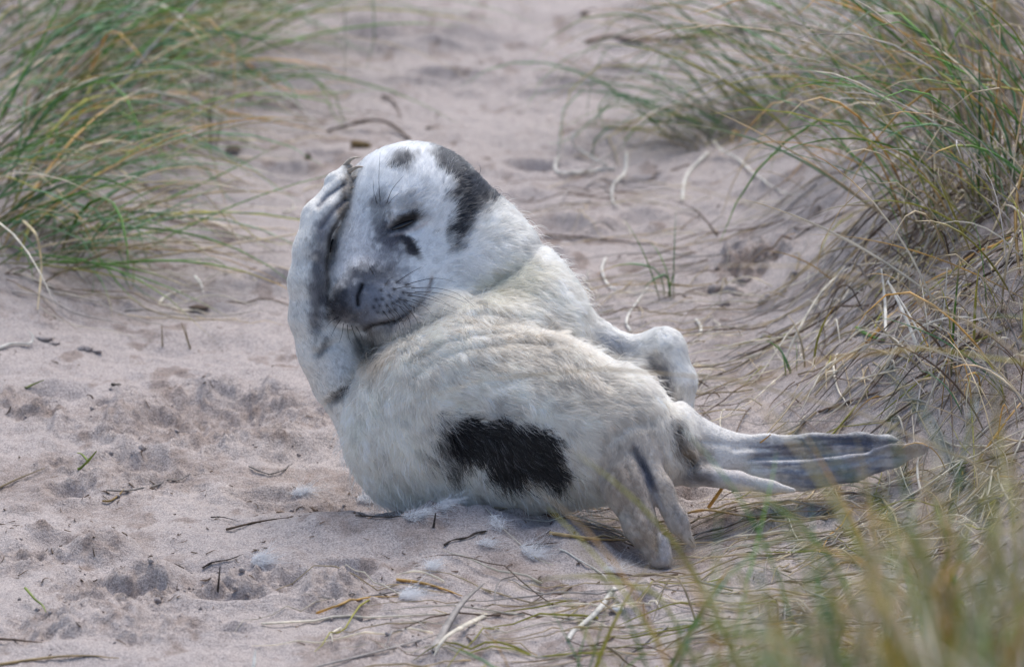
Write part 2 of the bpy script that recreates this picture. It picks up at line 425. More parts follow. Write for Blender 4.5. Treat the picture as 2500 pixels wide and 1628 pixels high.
# near hind flipper, two digits hanging to the sand
HN = (0.35, 0.1, 1.0)
chain('hind', [(1538, 1100, -185, 72), (1534, 1185, -235, 60), (1566, 1280, -272, 39), (1604, 1364, -298, 22)], 26)
chain('hind', [(1614, 1320, -296, 20), (1626, 1368, -306, 17)], 10)
chain('hind', [(1560, 1110, -215, 40), (1604, 1200, -256, 40), (1650, 1270, -268, 29), (1694, 1332, -272, 7)], 14, (HN, 0.55))
# tail
chain('tail', [(1620, 1135, -100, 46), (1690, 1156, -125, 27), (1800, 1174, -130, 22), (1880, 1187, -126, 15), (1938, 1197, -120, 6)], 16)
# far hind flipper, stretched out to the right: a broad web with a digit along each edge
FN = (0.0, 0.45, 1.0)
chain('hind2', [(1640, 1060, -70, 80), (1730, 1104, -45, 58), (1800, 1116, -28, 52)], 40)
chain('hind2', [(1760, 1108, -32, 52), (1870, 1106, -8, 47), (1990, 1099, 12, 42), (2100, 1092, 26, 37), (2165, 1086, 32, 24), (2205, 1084, 36, 8)], 16, (FN, 0.5))
chain('hind2', [(1800, 1134, -25, 46), (1950, 1126, -5, 36), (2060, 1116, 8, 28), (2150, 1104, 14, 14)], 14, (FN, 0.45))
chain('hind2', [(1830, 1152, -40, 38), (1960, 1160, -46, 40), (2080, 1140, -42, 38), (2180, 1112, -32, 30), (2240, 1096, -22, 18), (2266, 1090, -16, 7)], 10, (FN, 0.5))

kmap = (3.0 + 34.0 * (1 - ss(GX[1], 814 - 960, 814 - 880))).astype(np.float32)[None, :, None]
field = smin(field, field_arm, np.broadcast_to(kmap, field.shape))
# grooves and ridges drawn on the front of the animal: polyline px, amplitude (+ groove), width, depth limits
GROOVE = [
    ([(893, 806), (907, 795), (949, 786), (983, 777), (1000, 766), (1028, 739)], 11, 7, -200, 60),      # mouth
    ([(1028, 739), (1041, 717), (1058, 673)], 4, 7, -200, 80),
    ([(884, 697), (872, 724), (874, 744)], 15, 6, -200, 40),                                          # nostril
    ([(846, 716), (840, 740)], 8, 5, -200, 40),
    ([(868, 752), (872, 785)], 5, 5, -200, 40),
    ([(900, 705), (912, 735), (896, 770)], 5, 8, -200, 40),
    ([(950, 562), (975, 553), (1012, 536)], 12, 9, -200, 120), ([(945, 540), (985, 512), (1020, 512)], 5, 6, -200, 120),
    ([(960, 582), (1000, 572), (1040, 552)], 4, 6, -200, 120), ([(960, 530), (1000, 523)], -6, 8, -200, 120),
    ([(815, 560), (805, 600), (812, 640)], 8, 12, -200, 200),
    ([(1320, 590), (1270, 650), (1180, 715), (1090, 770), (1000, 815), (920, 850)], 16, 18, -200, 220),   # cheek over chest
    ([(905, 880), (960, 832), (1060, 785), (1180, 770), (1300, 785), (1420, 838), (1500, 880)], 14, 14, -300, 160),
    ([(985, 862), (1060, 812), (1150, 793), (1260, 795), (1350, 812)], 13, 9, -300, 100),
    ([(1000, 886), (1080, 838), (1160, 818), (1270, 812)], 13, 9, -300, 100),
    ([(1015, 912), (1070, 872), (1140, 850), (1240, 838), (1340, 850)], 12, 10, -300, 100),
    ([(1040, 960), (1130, 900), (1250, 872), (1380, 880), (1480, 930)], 5, 16, -300, 60),
    ([(1100, 1000), (1200, 935), (1320, 920), (1450, 980)], 4, 18, -300, 60),
    ([(1480, 1160), (1470, 1090), (1520, 1040), (1590, 1030)], 7, 14, -400, 0),
    ([(1650, 1050), (1660, 1100), (1690, 1140)], 16, 14, -400, 60), ([(1545, 1100), (1575, 1150), (1600, 1230), (1625, 1300)], 14, 9, -400, -100),
    ([(778, 505), (800, 478), (838, 452)], 13, 6, -200, 200), ([(782, 560), (808, 522), (842, 488)], 13, 6, -200, 200), ([(752, 520), (790, 455), (830, 425)], 5, 6, -200, 200), ([(770, 640), (785, 720), (775, 800)], 8, 10, -200, 200),
    ([(770, 865), (800, 850), (830, 835)], 8, 8, -200, 200), ([(800, 985), (840, 960), (870, 925)], 10, 10, -200, 200),
    ([(1600, 870), (1605, 920), (1640, 980)], 12, 16, -300, 300),
    ([(1790, 1098), (1900, 1092), (2010, 1082), (2140, 1078)], 8, 6, -300, 300), ([(1830, 1120), (1980, 1112), (2120, 1100)], 10, 6, -300, 300),
    ([(1880, 1164), (1990, 1172), (2100, 1148), (2200, 1110)], 7, 6, -300, 300), ([(1960, 1150), (2080, 1130), (2190, 1096)], 5, 5, -300, 300), ([(1700, 1075), (1790, 1088), (1900, 1078)], 6, 8, -300, 300),
    ([(1500, 1150), (1520, 1220), (1560, 1300)], 7, 7, -400, -100), ([(1530, 1140), (1552, 1210), (1588, 1290)], 6, 6, -400, -100), ([(1620, 1200), (1655, 1262), (1684, 1312)], 5, 5, -400, -100), ([(1600, 1300), (1606, 1340), (1604, 1366)], 8, 5, -400, -100), ([(1840, 1140), (1940, 1146), (2060, 1132), (2160, 1110)], 9, 8, -300, 300),
]
def poly_d(px, py, pl):
    d = np.full(px.shape, 1e9, np.float32)
    for (x0, y0), (x1, y1) in zip(pl[:-1], pl[1:]):
        dx, dy = x1 - x0, y1 - y0
        t = np.clip(((px - x0) * dx + (py - y0) * dy) / (dx * dx + dy * dy + 1e-9), 0, 1)
        d = np.minimum(d, np.hypot(px - x0 - t * dx, py - y0 - t * dy))
    return d
for pl, amp, wid, w0, w1 in GROOVE:
    xs = [p[0] for p in pl]; ys = [p[1] for p in pl]; m = wid * 3
    lo = [int((min(xs) - 1250 - m - LO[0]) / STEP), int((814 - max(ys) - m - LO[1]) / STEP), int((w0 - LO[2]) / STEP)]
    hi = [int((max(xs) - 1250 + m - LO[0]) / STEP) + 2, int((814 - min(ys) + m - LO[1]) / STEP) + 2, int((w1 - LO[2]) / STEP) + 1]
    sl = tuple(slice(max(lo[i], 0), min(hi[i], NG[i])) for i in range(3))
    gu, gv, gw = np.meshgrid(*[GX[i][sl[i]] for i in range(3)], indexing='ij')
    k = 1 + gw * S / DIST
    d = poly_d(gu / k + 1250, 814 - gv / k, pl)
    field[sl] += amp * np.exp(-(d / wid) ** 2) * (1 - ss(gw, w1 - 60, w1)).astype(np.float32)

def surface_nets(f):
    ins = f < 0
    c = np.zeros(np.array(f.shape) - 1, np.uint8)
    for dx in (0, 1):
        for dy in (0, 1):
            for dz in (0, 1):
                c += ins[dx:f.shape[0] - 1 + dx, dy:f.shape[1] - 1 + dy, dz:f.shape[2] - 1 + dz]
    cells = np.argwhere((c > 0) & (c < 8))
    idx = np.full(c.shape, -1, np.int32); idx[tuple(cells.T)] = np.arange(len(cells))
    acc = np.zeros((len(cells), 3)); cnt = np.zeros(len(cells))
    corners = [(0, 0, 0), (1, 0, 0), (0, 1, 0), (1, 1, 0), (0, 0, 1), (1, 0, 1), (0, 1, 1), (1, 1, 1)]
    val = [f[tuple((cells + np.array(q)).T)].astype(float) for q in corners]
    for a in range(8):
        for b in range(a + 1, 8):
            df = np.array(corners[b]) - np.array(corners[a])
            if np.abs(df).sum() != 1 or df.sum() != 1: continue
            m = (val[a] < 0) != (val[b] < 0)
            t = val[a][m] / (val[a][m] - val[b][m])
            acc[m] += np.array(corners[a]) + t[:, None] * df; cnt[m] += 1
    V = cells + acc / cnt[:, None]
    quads = []
    for ax in range(3):
        o1, o2 = [(1, 2), (2, 0), (0, 1)][ax]
        s0 = [slice(None)] * 3; s1 = [slice(None)] * 3
        s0[ax] = slice(0, -1); s1[ax] = slice(1, None)
        e = np.argwhere(ins[tuple(s0)] != ins[tuple(s1)])
        e = e[(e[:, o1] > 0) & (e[:, o2] > 0) & (e[:, o1] < f.shape[o1] - 1) & (e[:, o2] < f.shape[o2] - 1)]
        flip = ins[tuple(e.T)]
        d1 = np.zeros(3, int); d1[o1] = 1; d2 = np.zeros(3, int); d2[o2] = 1
        q = np.stack([idx[tuple((e - d1 - d2).T)], idx[tuple((e - d2).T)], idx[tuple(e.T)], idx[tuple((e - d1).T)]], -1)
        q[~flip] = q[~flip][:, ::-1]
        quads.append(q)
    return V, np.concatenate(quads)
SV, SQ = surface_nets(field)
SV = SV * STEP + LO
# keep the largest piece, relax a little
def relax(V, Q, it, lam):
    for _ in range(it):
        acc = np.zeros_like(V); cnt = np.zeros(len(V))
        for a in range(4):
            for b in (1, 3):
                np.add.at(acc, Q[:, a], V[Q[:, (a + b) % 4]]); np.add.at(cnt, Q[:, a], 1)
        V = V + lam * (acc / np.maximum(cnt, 1)[:, None] - V)
    return V
SV = relax(SV, SQ, 2, 0.5)
def vnormals(V, Q):
    n = np.cross(V[Q[:, 2]] - V[Q[:, 0]], V[Q[:, 3]] - V[Q[:, 1]])
    out = np.zeros_like(V)
    for a in range(4): np.add.at(out, Q[:, a], n)
    return out / (np.linalg.norm(out, axis=1, keepdims=True) + 1e-9)
SN = vnormals(SV, SQ)

# region weights and fur flow per vertex
names = list(PARTS); dist = np.full((len(names), len(SV)), 1e6); flow_p = np.zeros((len(names), len(SV), 3))
for i, nm in enumerate(names):
    for a, b, ra, rb, fl in PARTS[nm]:
        d, t = d_rcone(SV, a, b, ra, rb, fl)
        m = d < dist[i]; dist[i][m] = d[m]
        tv = b - a; flow_p[i][m] = tv / (np.linalg.norm(tv) + 1e-9)
wgt = np.exp(-np.maximum(dist - dist.min(0), 0) / 14); wgt /= wgt.sum(0)
W = {nm: wgt[i] for i, nm in enumerate(names)}
kk = 1 + SV[:, 2] * S / DIST
PXV, PYV = SV[:, 0] / kk + 1250, 814 - SV[:, 1] / kk
nose = A((866, 725, -95))
radial = SV - nose; radial /= np.linalg.norm(radial, axis=1, keepdims=True)
flow = np.zeros_like(SV)
TF = np.array([0.8, -0.45, -0.25])
down = ss(PYV, 1000, 1230)[:, None]
tor = TF[None] * (1 - 0.5 * down) + np.array([0.1, -0.9, 0.0]) * down
lft = (1 - ss(PXV, 900, 1250))[:, None]
tor = tor * (1 - 0.6 * lft) + np.array([-0.1, -0.8, 0.0]) * 0.6 * lft
for i, nm in enumerate(names):
    if nm == 'head': fl = radial
    elif nm == 'neck': fl = 0.7 * radial + np.array([0.5, -0.3, 0])
    elif nm == 'torso': fl = tor
    elif nm == 'fore2': fl = flow_p[i]
    else: fl = flow_p[i]
    flow += wgt[i][:, None] * fl
flow -= (flow * SN).sum(1, keepdims=True) * SN
flow /= np.linalg.norm(flow, axis=1, keepdims=True) + 1e-6
dn = np.linalg.norm(SV - nose, axis=1)
LEN = {'torso': 27, 'neck': 24, 'head': 9, 'fore': 10, 'fore2': 14, 'hind': 9, 'tail': 7, 'hind2': 7}
LIFT = {'torso': .5, 'neck': .5, 'head': .3, 'fore': .28, 'fore2': .4, 'hind': .28, 'tail': .25, 'hind2': .28}
flen = sum(W[n] * LEN[n] for n in names) ; flift = sum(W[n] * LIFT[n] for n in names)
flen = flen - 4.5 * W['fore'] * (1 - ss(PYV, 500, 640))
flen = flen + W['head'] * (ss(dn, 170, 330) * 12 - 3.5 * (1 - ss(dn, 40, 120)))
eye_c = (985, 550)
ed = np.hypot((PXV - eye_c[0]) / 1.5, PYV - eye_c[1])
front = SN[:, 2] < 0.1
flen = np.where(front & (ed < 40), flen * (0.25 + 0.75 * ss(ed, 10, 40)), flen)
ledge = ss(PYV, 1120, 1230) * W['torso']
flen = flen + ledge * 14
flift = flift + 0.25 * ledge

# fur colours: base per region, then coat marks and some painted shade
def blob(px, py, cx, cy, rx, ry, rot=0, soft=0.45, wob=0.35, sc=14.0, seed=0):
    c, s_ = math.cos(math.radians(rot)), math.sin(math.radians(rot))
    dx, dy = px - cx, py - cy
    r = np.hypot((dx * c + dy * s_) / rx, (-dx * s_ + dy * c) / ry)
    r = r + wob * fbm(px / sc, py / sc, 100 + seed, 3)
    return 1 - ss(r, 1 - soft, 1 + soft)
def in_poly(px, py, poly):
    inside = np.zeros(px.shape, bool); n = len(poly)
    for i in range(n):
        x0, y0 = poly[i]; x1, y1 = poly[(i + 1) % n]
        c = ((y0 > py) != (y1 > py)) & (px < (x1 - x0) * (py - y0) / (y1 - y0 + 1e-9) + x0)
        inside ^= c
    return inside
PATCH = [(1088, 1062), (1108, 1040), (1150, 1022), (1178, 1030), (1222, 1022), (1262, 1036), (1318, 1038), (1350, 1062), (1376, 1096), (1378, 1138), (1390, 1168), (1366, 1190),
         (1335, 1178), (1296, 1170), (1262, 1184), (1216, 1186), (1186, 1164), (1176, 1136), (1142, 1126), (1104, 1112), (1094, 1086)]
def markings_and_shade(px, py, W, front, hair=False):
    """linear albedo of the coat, some shade painted in, at photograph pixel px, py on the front of the animal"""
    col = np.zeros(px.shape + (3,))
    base = {'torso': (.95, .915, .845), 'neck': (.95, .93, .885), 'head': (.86, .87, .88), 'fore': (.80, .78, .74), 'fore2': (.86, .85, .82),
            'hind': (.62, .54, .46), 'tail': (.62, .58, .56), 'hind2': (.76, .74, .71)}
    for n in names: col += W[n][..., None] * np.array(base[n])
    v = fbm(px / 38, py / 26, 5, 3)
    col *= (1 + 0.06 * v)[..., None]
    def put(mask, c, a=1.0):
        nonlocal col
        m = (np.clip(mask, 0, 1) * a * front)[..., None]
        col = col * (1 - m) + np.array(c) * m
    # cream and tan streaks of the belly folds
    put(ss(fbm(px / 60 + py / 90, py / 9 - px / 45, 9, 3), 0.1, 0.5) * blob(px, py, 1160, 840, 240, 95, -12, .5), (.44, .35, .24), .55)
    put(blob(px, py, 1400, 930, 200, 60, 28, .6), (.60, .50, .38), .35)
    put(blob(px, py, 1250, 690, 90, 45, -20, .6), (.72, .68, .52), .5)
    put(blob(px, py, 922, 875, 44, 30, -30, .6), (.66, .50, .32), .5)
    dark, grey, slate = (.005, .005, .007), (.16, .165, .185), (.009, .013, .024)
    # black flank patch
    wx, wy = 20 * fbm(px / 17, py / 17, 81, 4), 15 * fbm(px / 20, py / 20, 87, 4)
    inp = in_poly(px + wx, py + wy, PATCH).astype(float)
    put(inp, dark, .97)
    put(blob(px, py, 1095, 1080, 40, 55, 10, .4, 1.1, 12, 3), dark, .8)
    put(blob(px, py, 1112, 1150, 18, 32, 10, .4, 1.2, 10, 4), dark, .8)
    put(blob(px, py, 1215, 985, 24, 14, -30, .6), slate, .35); put(blob(px, py, 1395, 1055, 14, 10, 0, .6), slate, .4)
    put(blob(px, py, 1225, 1012, 60, 18, -15, .6), slate, .3)
    # head
    put(blob(px, py, 980, 394, 32, 20, -25, .6, .6), slate, .88)
    put(blob(px, py, 1156, 468, 58, 46, 10, .35, .5), slate, .95)
    put(blob(px, py, 1112, 402, 88, 30, 42, .4, .45), slate, .92)
    put(blob(px, py, 1180, 450, 46, 34, 50, .5), slate, .8)
    put(blob(px, py, 1120, 565, 24, 52, 8, .5, .7), slate, .92)
    put(blob(px, py, 1130, 515, 24, 40, 0, .5, .7), slate, .85)
    put(blob(px, py, 1005, 484, 40, 18, -24, .8, .7), (.16, .17, .20), .5)
    put(blob(px, py, 925, 498, 24, 14, 0, .6), (.08, .08, .10), .6)
    put(blob(px, py, 930, 540, 22, 52, -10, .8, .6), (.13, .135, .15), .75)
    put(blob(px, py, 943, 575, 32, 30, 0, .6, .6), slate, .85)
    put(blob(px, py, 960, 600, 30, 20, 30, .7, .6), (.06, .06, .08), .6)
    put(blob(px, py, 990, 543, 48, 26, -24, .6, .4), (.15, .14, .145), .75)
    put(blob(px, py, 1000, 602, 30, 15, 58, .5, .5), (.012, .011, .013), .97)
    put(blob(px, py, 982, 584, 26, 11, 25, .5, .5), (.016, .014, .016), .92)
    put(np.exp(-(poly_d(px, py, [(955, 574), (985, 568), (1012, 558), (1040, 546)]) / 4) ** 2), (.60, .56, .57), .6)
    put(np.exp(-(poly_d(px, py, [(944, 560), (958, 532), (985, 514), (1010, 512)]) / 4) ** 2), (.5, .46, .44), .6)
    put(np.exp(-(poly_d(px, py, [(955, 545), (972, 528), (1000, 522)]) / 2.5) ** 2), (.03, .03, .03), .7)
    put(blob(px, py, 988, 543, 42, 17, -26, .5, .3), (.012, .012, .014), .95)
    put(blob(px, py, 812, 600, 12, 24, 0, .5, .2), (.01, .01, .012), .95)
    put(blob(px, py, 938, 640, 46, 66, 20, .8, .6), (.13, .13, .16), .65)
    put(blob(px, py, 860, 640, 70, 100, 0, .8, .3), (.48, .48, .52), .5)
    put(blob(px, py, 905, 674, 56, 26, 0, .7, .5), slate, .88)
    put(blob(px, py, 850, 735, 66, 46, -22, .5, .35), (.018, .020, .027), .96)
    put(blob(px, py, 845, 738, 44, 32, -22, .5, .3), (.012, .012, .016), .95)
    put(blob(px, py, 882, 772, 50, 24, 20, .6, .3), (.05, .05, .06), .8)
    put(blob(px, py, 894, 724, 30, 42, 0, .6, .4), (.10, .105, .13), .8)
    put(blob(px, py, 890, 738, 36, 44, 0, .5, .3), (.032, .036, .046), .85)
    put(blob(px, py, 938, 738, 82, 56, 0, .6, .35), (.23, .25, .30), .8)
    put(blob(px, py, 960, 790, 60, 16, -12, .6, .3), (.30, .24, .23), .5)
    put(np.exp(-(poly_d(px, py, [(893, 806), (907, 795), (949, 786), (983, 777)]) / 6) ** 2), (.02, .018, .018), .95)
    put(np.exp(-(poly_d(px, py, [(983, 777), (1000, 766), (1028, 739), (1041, 717), (1054, 680)]) / 4) ** 2), (.22, .15, .13), .6)
    put(blob(px, py, 930, 808, 34, 9, 0, .5, .2), (.30, .29, .28), .8)
    put(np.exp(-(poly_d(px, py, [(884, 697), (872, 724), (874, 744)]) / 5) ** 2), (.01, .01, .012), .95)
    for (a, b) in DOTS: put(np.exp(-(np.hypot(px - a, py - b) / 5.0) ** 2), (.012, .012, .018), .95)
    put(blob(px, py, 905, 845, 38, 30, 0, .5, .3), (.16, .15, .14), .8)  # shadow under the chin, painted into the throat fur
    put(blob(px, py, 1310, 590, 40, 16, -30, .6), grey, .35)
    # raised fore flipper
    put(blob(px, py, 780, 690, 24, 130, 3, .5, .4) * W['fore'], (.085, .085, .105), .85)  # inner half: bluish grey fur, darkened further with painted shade
    put(blob(px, py, 790, 555, 18, 60, 30, .6, .4) * W['fore'], (.16, .17, .2), .7)  # same grey fur and painted shade, carried up the hand
    put(blob(px, py, 848, 465, 17, 76, 12, .5, .6) * W['fore'], (.12, .08, .045), .9)
    put(np.exp(-(poly_d(px, py, [(868, 400), (862, 440), (850, 505), (822, 545), (804, 580), (798, 640), (800, 720), (806, 780)]) / 7) ** 2) * W['fore'], (.035, .028, .022), .95)  # brown edge fur, with crease shade against the face painted in
    put(np.exp(-(poly_d(px, py, [(778, 505), (800, 478), (838, 452)]) / 6) ** 2) * W['fore'], (.22, .22, .25), .8)  # shade of the upper finger groove, painted as a grey line
    put(np.exp(-(poly_d(px, py, [(782, 560), (808, 522), (842, 488)]) / 6) ** 2) * W['fore'], (.22, .22, .25), .8)  # shade of the lower finger groove, painted likewise
    put(blob(px, py, 790, 850, 30, 12, -60, .6, .5) * W['fore'], slate, .7)
    put(blob(px, py, 835, 965, 40, 14, -40, .6, .4) * W['fore'], slate, .9)
    put(blob(px, py, 835, 890, 40, 34, 0, .7) * W['fore'], (.70, .74, .78), .6)
    # other fore flipper
    put(blob(px, py, 1612, 925, 30, 60, -22, .6, .4) * W['fore2'], (.13, .14, .17), .85)  # inner shading of the folded flipper, painted into its fur
    put(blob(px, py, 1500, 838, 50, 18, 20, .6) * np.clip(W['fore2'] + W['torso'], 0, 1), (.25, .28, .34), .6)
    # hind flippers
    put(blob(px, py, 1530, 1200, 44, 90, -14, .7, .6) * W['hind'], (.34, .25, .18), .55)
    put(np.exp(-(poly_d(px, py, [(1548, 1090), (1580, 1150), (1610, 1225), (1650, 1290)]) / 7) ** 2) * W['hind'], (.10, .11, .15), .8)
    put(np.exp(-(poly_d(px, py, [(1572, 1150), (1602, 1215), (1640, 1290)]) / 7) ** 2) * W['hind'], (.62, .62, .66), .7)
    put(blob(px, py, 1575, 1150, 14, 60, -22, .5, .4) * W['hind'], (.10, .11, .15), .8)
    put(blob(px, py, 1650, 1270, 46, 26, 52, .7, .4) * W['hind'], (.50, .47, .45), .7)
    put(blob(px, py, 1580, 1320, 30, 40, -20, .6, .5) * W['hind'], (.32, .23, .16), .6)
    put(blob(px, py, 1624, 1335, 16, 46, -8, .4, .3) * W['hind'], (.50, .50, .55), .85)
    put(ss(fbm(px / 9 + py / 20, py / 40, 33, 3), 0, .5) * W['hind'] * ss(py, 1120, 1180), (.20, .14, .10), .38)
    put(blob(px, py, 1660, 1085, 18, 48, -18, .6, .4), (.10, .07, .05), .85)
    put(blob(px, py, 1700, 1110, 30, 44, -40, .7, .6), (.42, .33, .23), .55)
    put(blob(px, py, 1680, 1158, 60, 16, 12, .6, .4) * W['tail'], (.09, .07, .06), .85)
    put(blob(px, py, 1900, 1190, 60, 12, 8, .6) * W['tail'], (.74, .72, .70), .8)
    put(ss(fbm(px / 80, py / 9, 15, 3), -.1, 0.4) * ss(px, 1760, 1900) * W['hind2'], (.15, .168, .235), .82)
    put(ss(fbm(px / 60, py / 7, 25, 3), .1, 0.5) * ss(px, 1740, 1860) * W['hind2'], (.34, .26, .19), .35)
    put(blob(px, py, 2100, 1078, 120, 20, 4, .6, .4) * W['hind2'], (.05, .058, .085), .9)
    put(blob(px, py, 2060, 1120, 170, 44, 0, .8, .4) * W['hind2'], (.15, .17, .24), .6)
    put(blob(px, py, 2215, 1094, 50, 16, -10, .6, .4) * W['hind2'], (.36, .27, .18), .7)
    put(blob(px, py, 2010, 1165, 90, 22, -4, .6, .5) * W['hind2'], (.20, .23, .30), .7)
    put(blob(px, py, 1960, 1095, 80, 16, 0, .6, .5) * W['hind2'], (.18, .14, .12), .6)
    return np.clip(col, 0.004, 0.95)
DOTS = [(942, 694), (968, 689), (990, 695), (931, 709), (961, 706), (983, 713), (949, 722), (933, 730), (918, 732), (974, 730), (957, 739), (912, 749), (927, 747), (944, 745),
        (968, 735), (987, 734), (998, 720), (922, 761), (936, 761), (950, 758), (963, 754)]
def front_w(n): return 1 - ss(n[:, 2], 0.4, 0.8)
SCOL = markings_and_shade(PXV, PYV, W, front_w(SN))
def to_world(q): return CEN + S * (q[:, :1] * R + q[:, 1:2] * U + q[:, 2:3] * F)
def dir_world(q): return q[:, :1] * R + q[:, 1:2] * U + q[:, 2:3] * F

base_pt = (0.05, 0.0, hz(0.05, 0.0))
seal = empty('seal_pup', base_pt)
tag(seal, 'white seal pup with black flank patch lying on sand, flipper over its face', 'seal')
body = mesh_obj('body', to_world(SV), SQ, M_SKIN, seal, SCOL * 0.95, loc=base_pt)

# fur strands
def make_fur(n_total):
    tri = np.concatenate([SQ[:, [0, 1, 2]], SQ[:, [0, 2, 3]]])
    a, b, c = SV[tri[:, 0]], SV[tri[:, 1]], SV[tri[:, 2]]
    cr = np.cross(b - a, c - a); area = np.linalg.norm(cr, axis=1) * 0.5
    nz = cr[:, 2] / (2 * area + 1e-9)
    dens = area * np.where(nz < 0.25, 1.0, 0.3)
    mlen = flen[tri[:, 0]]
    dens *= np.clip(18.0 / mlen, 0.8, 2.2)
    pr = dens / dens.sum()
    ti = rng.choice(len(tri), n_total, p=pr)
    r1, r2 = np.sqrt(rng.random(n_total)), rng.random(n_total)
    w0, w1, w2 = 1 - r1, r1 * (1 - r2), r1 * r2
    T = tri[ti]
    def ip(v): 
        v = np.asarray(v)
        if v.ndim == 1: return w0 * v[T[:, 0]] + w1 * v[T[:, 1]] + w2 * v[T[:, 2]]
        return w0[:, None] * v[T[:, 0]] + w1[:, None] * v[T[:, 1]] + w2[:, None] * v[T[:, 2]]
    root = ip(SV); nrm = ip(SN); nrm /= np.linalg.norm(nrm, axis=1, keepdims=True)
    fl = ip(flow); L = ip(flen) * rng.uniform(0.6, 1.25, n_total); lift = ip(flift) * rng.uniform(0.5, 1.5, n_total)
    Wl = {nm: ip(W[nm]) for nm in names}
    k = 1 + root[:, 2] * S / DIST
    px, py = root[:, 0] / k + 1250, 814 - root[:, 1] / k
    # wander of the flow
    ang = 0.9 * fbm(px / 60, py / 60 + root[:, 2] / 70, 91, 2) + rng.normal(0, 0.22, n_total)
    bi = np.cross(nrm, fl)
    fl = fl * np.cos(ang)[:, None] + bi * np.sin(ang)[:, None]
    # stray hairs
    stray = rng.random(n_total) < 0.03 * (Wl['torso'] + Wl['neck'])
    L = np.where(stray, L * 1.5, L); lift = np.where(stray, lift * 1.8, lift)
    K = 5
    t = np.linspace(0, 1, K)[None, :, None]
    Lc = L[:, None, None]; lf = lift[:, None, None]
    pts = root[:, None] - nrm[:, None] * 1.0 + Lc * (nrm[:, None] * lf * (1.5 * t - 0.85 * t ** 2) + fl[:, None] * (0.55 * t + 0.45 * t ** 2))
    wig = rng.normal(0, 1, (n_total, 1, 3)) * np.where(stray, 0.22, 0.07)[:, None, None]
    pts = pts + wig * Lc * t ** 2
    # clumping towards guide strands
    ng = n_total // 45
    kd = kdtree.KDTree(ng)
    for i in range(ng): kd.insert(root[i], i)
    kd.balance()
    gi = np.fromiter((kd.find(r)[1] for r in root), int, n_total)
    cl = (Wl['torso'] * .5 + Wl['neck'] * .45 + Wl['head'] * .3 + .3 * (Wl['fore'] + Wl['fore2'] + Wl['hind'] + Wl['tail'] + Wl['hind2']))
    cl = np.where(stray, 0.1, cl * rng.uniform(0.4, 1.1, n_total))[:, None, None]
    tgt = pts[gi]
    same = (np.linalg.norm(root[gi] - root, axis=1) < 30)[:, None, None]
    pts = pts + (tgt - pts) * cl * same * t ** 1.5
    col = markings_and_shade(px + rng.normal(0, 1, n_total) * (1.2 + 7 * Wl['torso']), py + rng.normal(0, 1, n_total) * (1.2 + 7 * Wl['torso']), Wl, 1 - ss(nrm[:, 2], 0.4, 0.8), True)
    col *= rng.uniform(0.86, 1.06, (n_total, 1))
    gv = (1 + 0.10 * rng.normal(0, 1, ng))[gi]; col *= np.clip(gv, .75, 1.2)[:, None]
    tanm = (Wl['torso'] * (rng.random(n_total) < 0.04) * (py < 1000))[:, None]
    col = col * (1 - 0.5 * tanm) + np.array([.45, .33, .2]) * 0.5 * tanm
    lightm = (rng.random(n_total) < 0.03 + .08 * Wl['torso'])[:, None] * (col.mean(1, keepdims=True) < 0.15)
    col = np.where(lightm, col * 3 + rng.uniform(.02, .16, (n_total, 1)), col)
    rad = (np.array([.40, .36, .28, .18, .07])[None] * np.clip(L / 18, .8, 1.2)[:, None]) * S * 1.15   # metres
    flat = pts.reshape(-1, 3)
    return to_world(flat).reshape(n_total, K, 3), rad, np.clip(col, .003, .95)
FUR_N = 320000
fp, fr, fc = make_fur(FUR_N)
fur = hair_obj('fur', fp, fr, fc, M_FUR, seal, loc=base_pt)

# eyes, whiskers, claws
def surf(px, py):
    """front surface of the animal (subject frame) at a photograph pixel"""
    m = SN[:, 2] < 0.1
    d = np.hypot(PXV - px, PYV - py) + (~m) * 1e5
    i = np.argsort(d)[:4]
    i = i[np.argmin(SV[i, 2])]
    q = A((px, py, SV[i, 2])); return q, SN[i]
def ellipsoid(c, ax, rad, seg=16, rings=10):
    V, Fc = [], []
    for i in range(rings + 1):
        th = math.pi * i / rings
        for j in range(seg):
            ph = 2 * math.pi * j / seg
            V.append(c + ax[0] * rad[0] * math.cos(th) + ax[1] * rad[1] * math.sin(th) * math.cos(ph) + ax[2] * rad[2] * math.sin(th) * math.sin(ph))
    for i in range(rings):
        for j in range(seg):
            Fc.append((i * seg + j, i * seg + (j + 1) % seg, (i + 1) * seg + (j + 1) % seg, (i + 1) * seg + j))
    return np.array(V), np.array(Fc)
for (ex, ey, rot, ra, rb) in ((984, 549, 22, 30, 9.5), (809, 600, 75, 18, 9)):
    q, n = surf(ex, ey)
    c_, s_ = math.cos(math.radians(rot)), math.sin(math.radians(rot))
    a1 = np.array([c_, s_, 0]); a1 -= a1 @ n * n; a1 /= np.linalg.norm(a1); a2 = np.cross(n, a1)
    V, Fc = ellipsoid(q - n * 0.0, [a1, a2, n], [ra, rb * .72, 5])
    mesh_obj('eye', to_world(V), Fc, M_EYE, seal, loc=tuple(to_world(q[None])[0]))
def whisker(pl, r0=0.9):
    q, n = surf(*pl[0])
    pts = [q - n * 2]
    for i, p in enumerate(pl[1:]):
        pts.append(A((p[0], p[1], q[2] - 14 - 16 * (i + 1) * (1 if p[0] > 880 else .6))))
    path = smooth_path(pts, 10)
    V, Fc = tube(path, np.linspace(r0, 0.28, 10), 4)
    mesh_obj('whisker', to_world(V), Fc, M_WHISK, seal, loc=tuple(to_world(q[None])[0]))
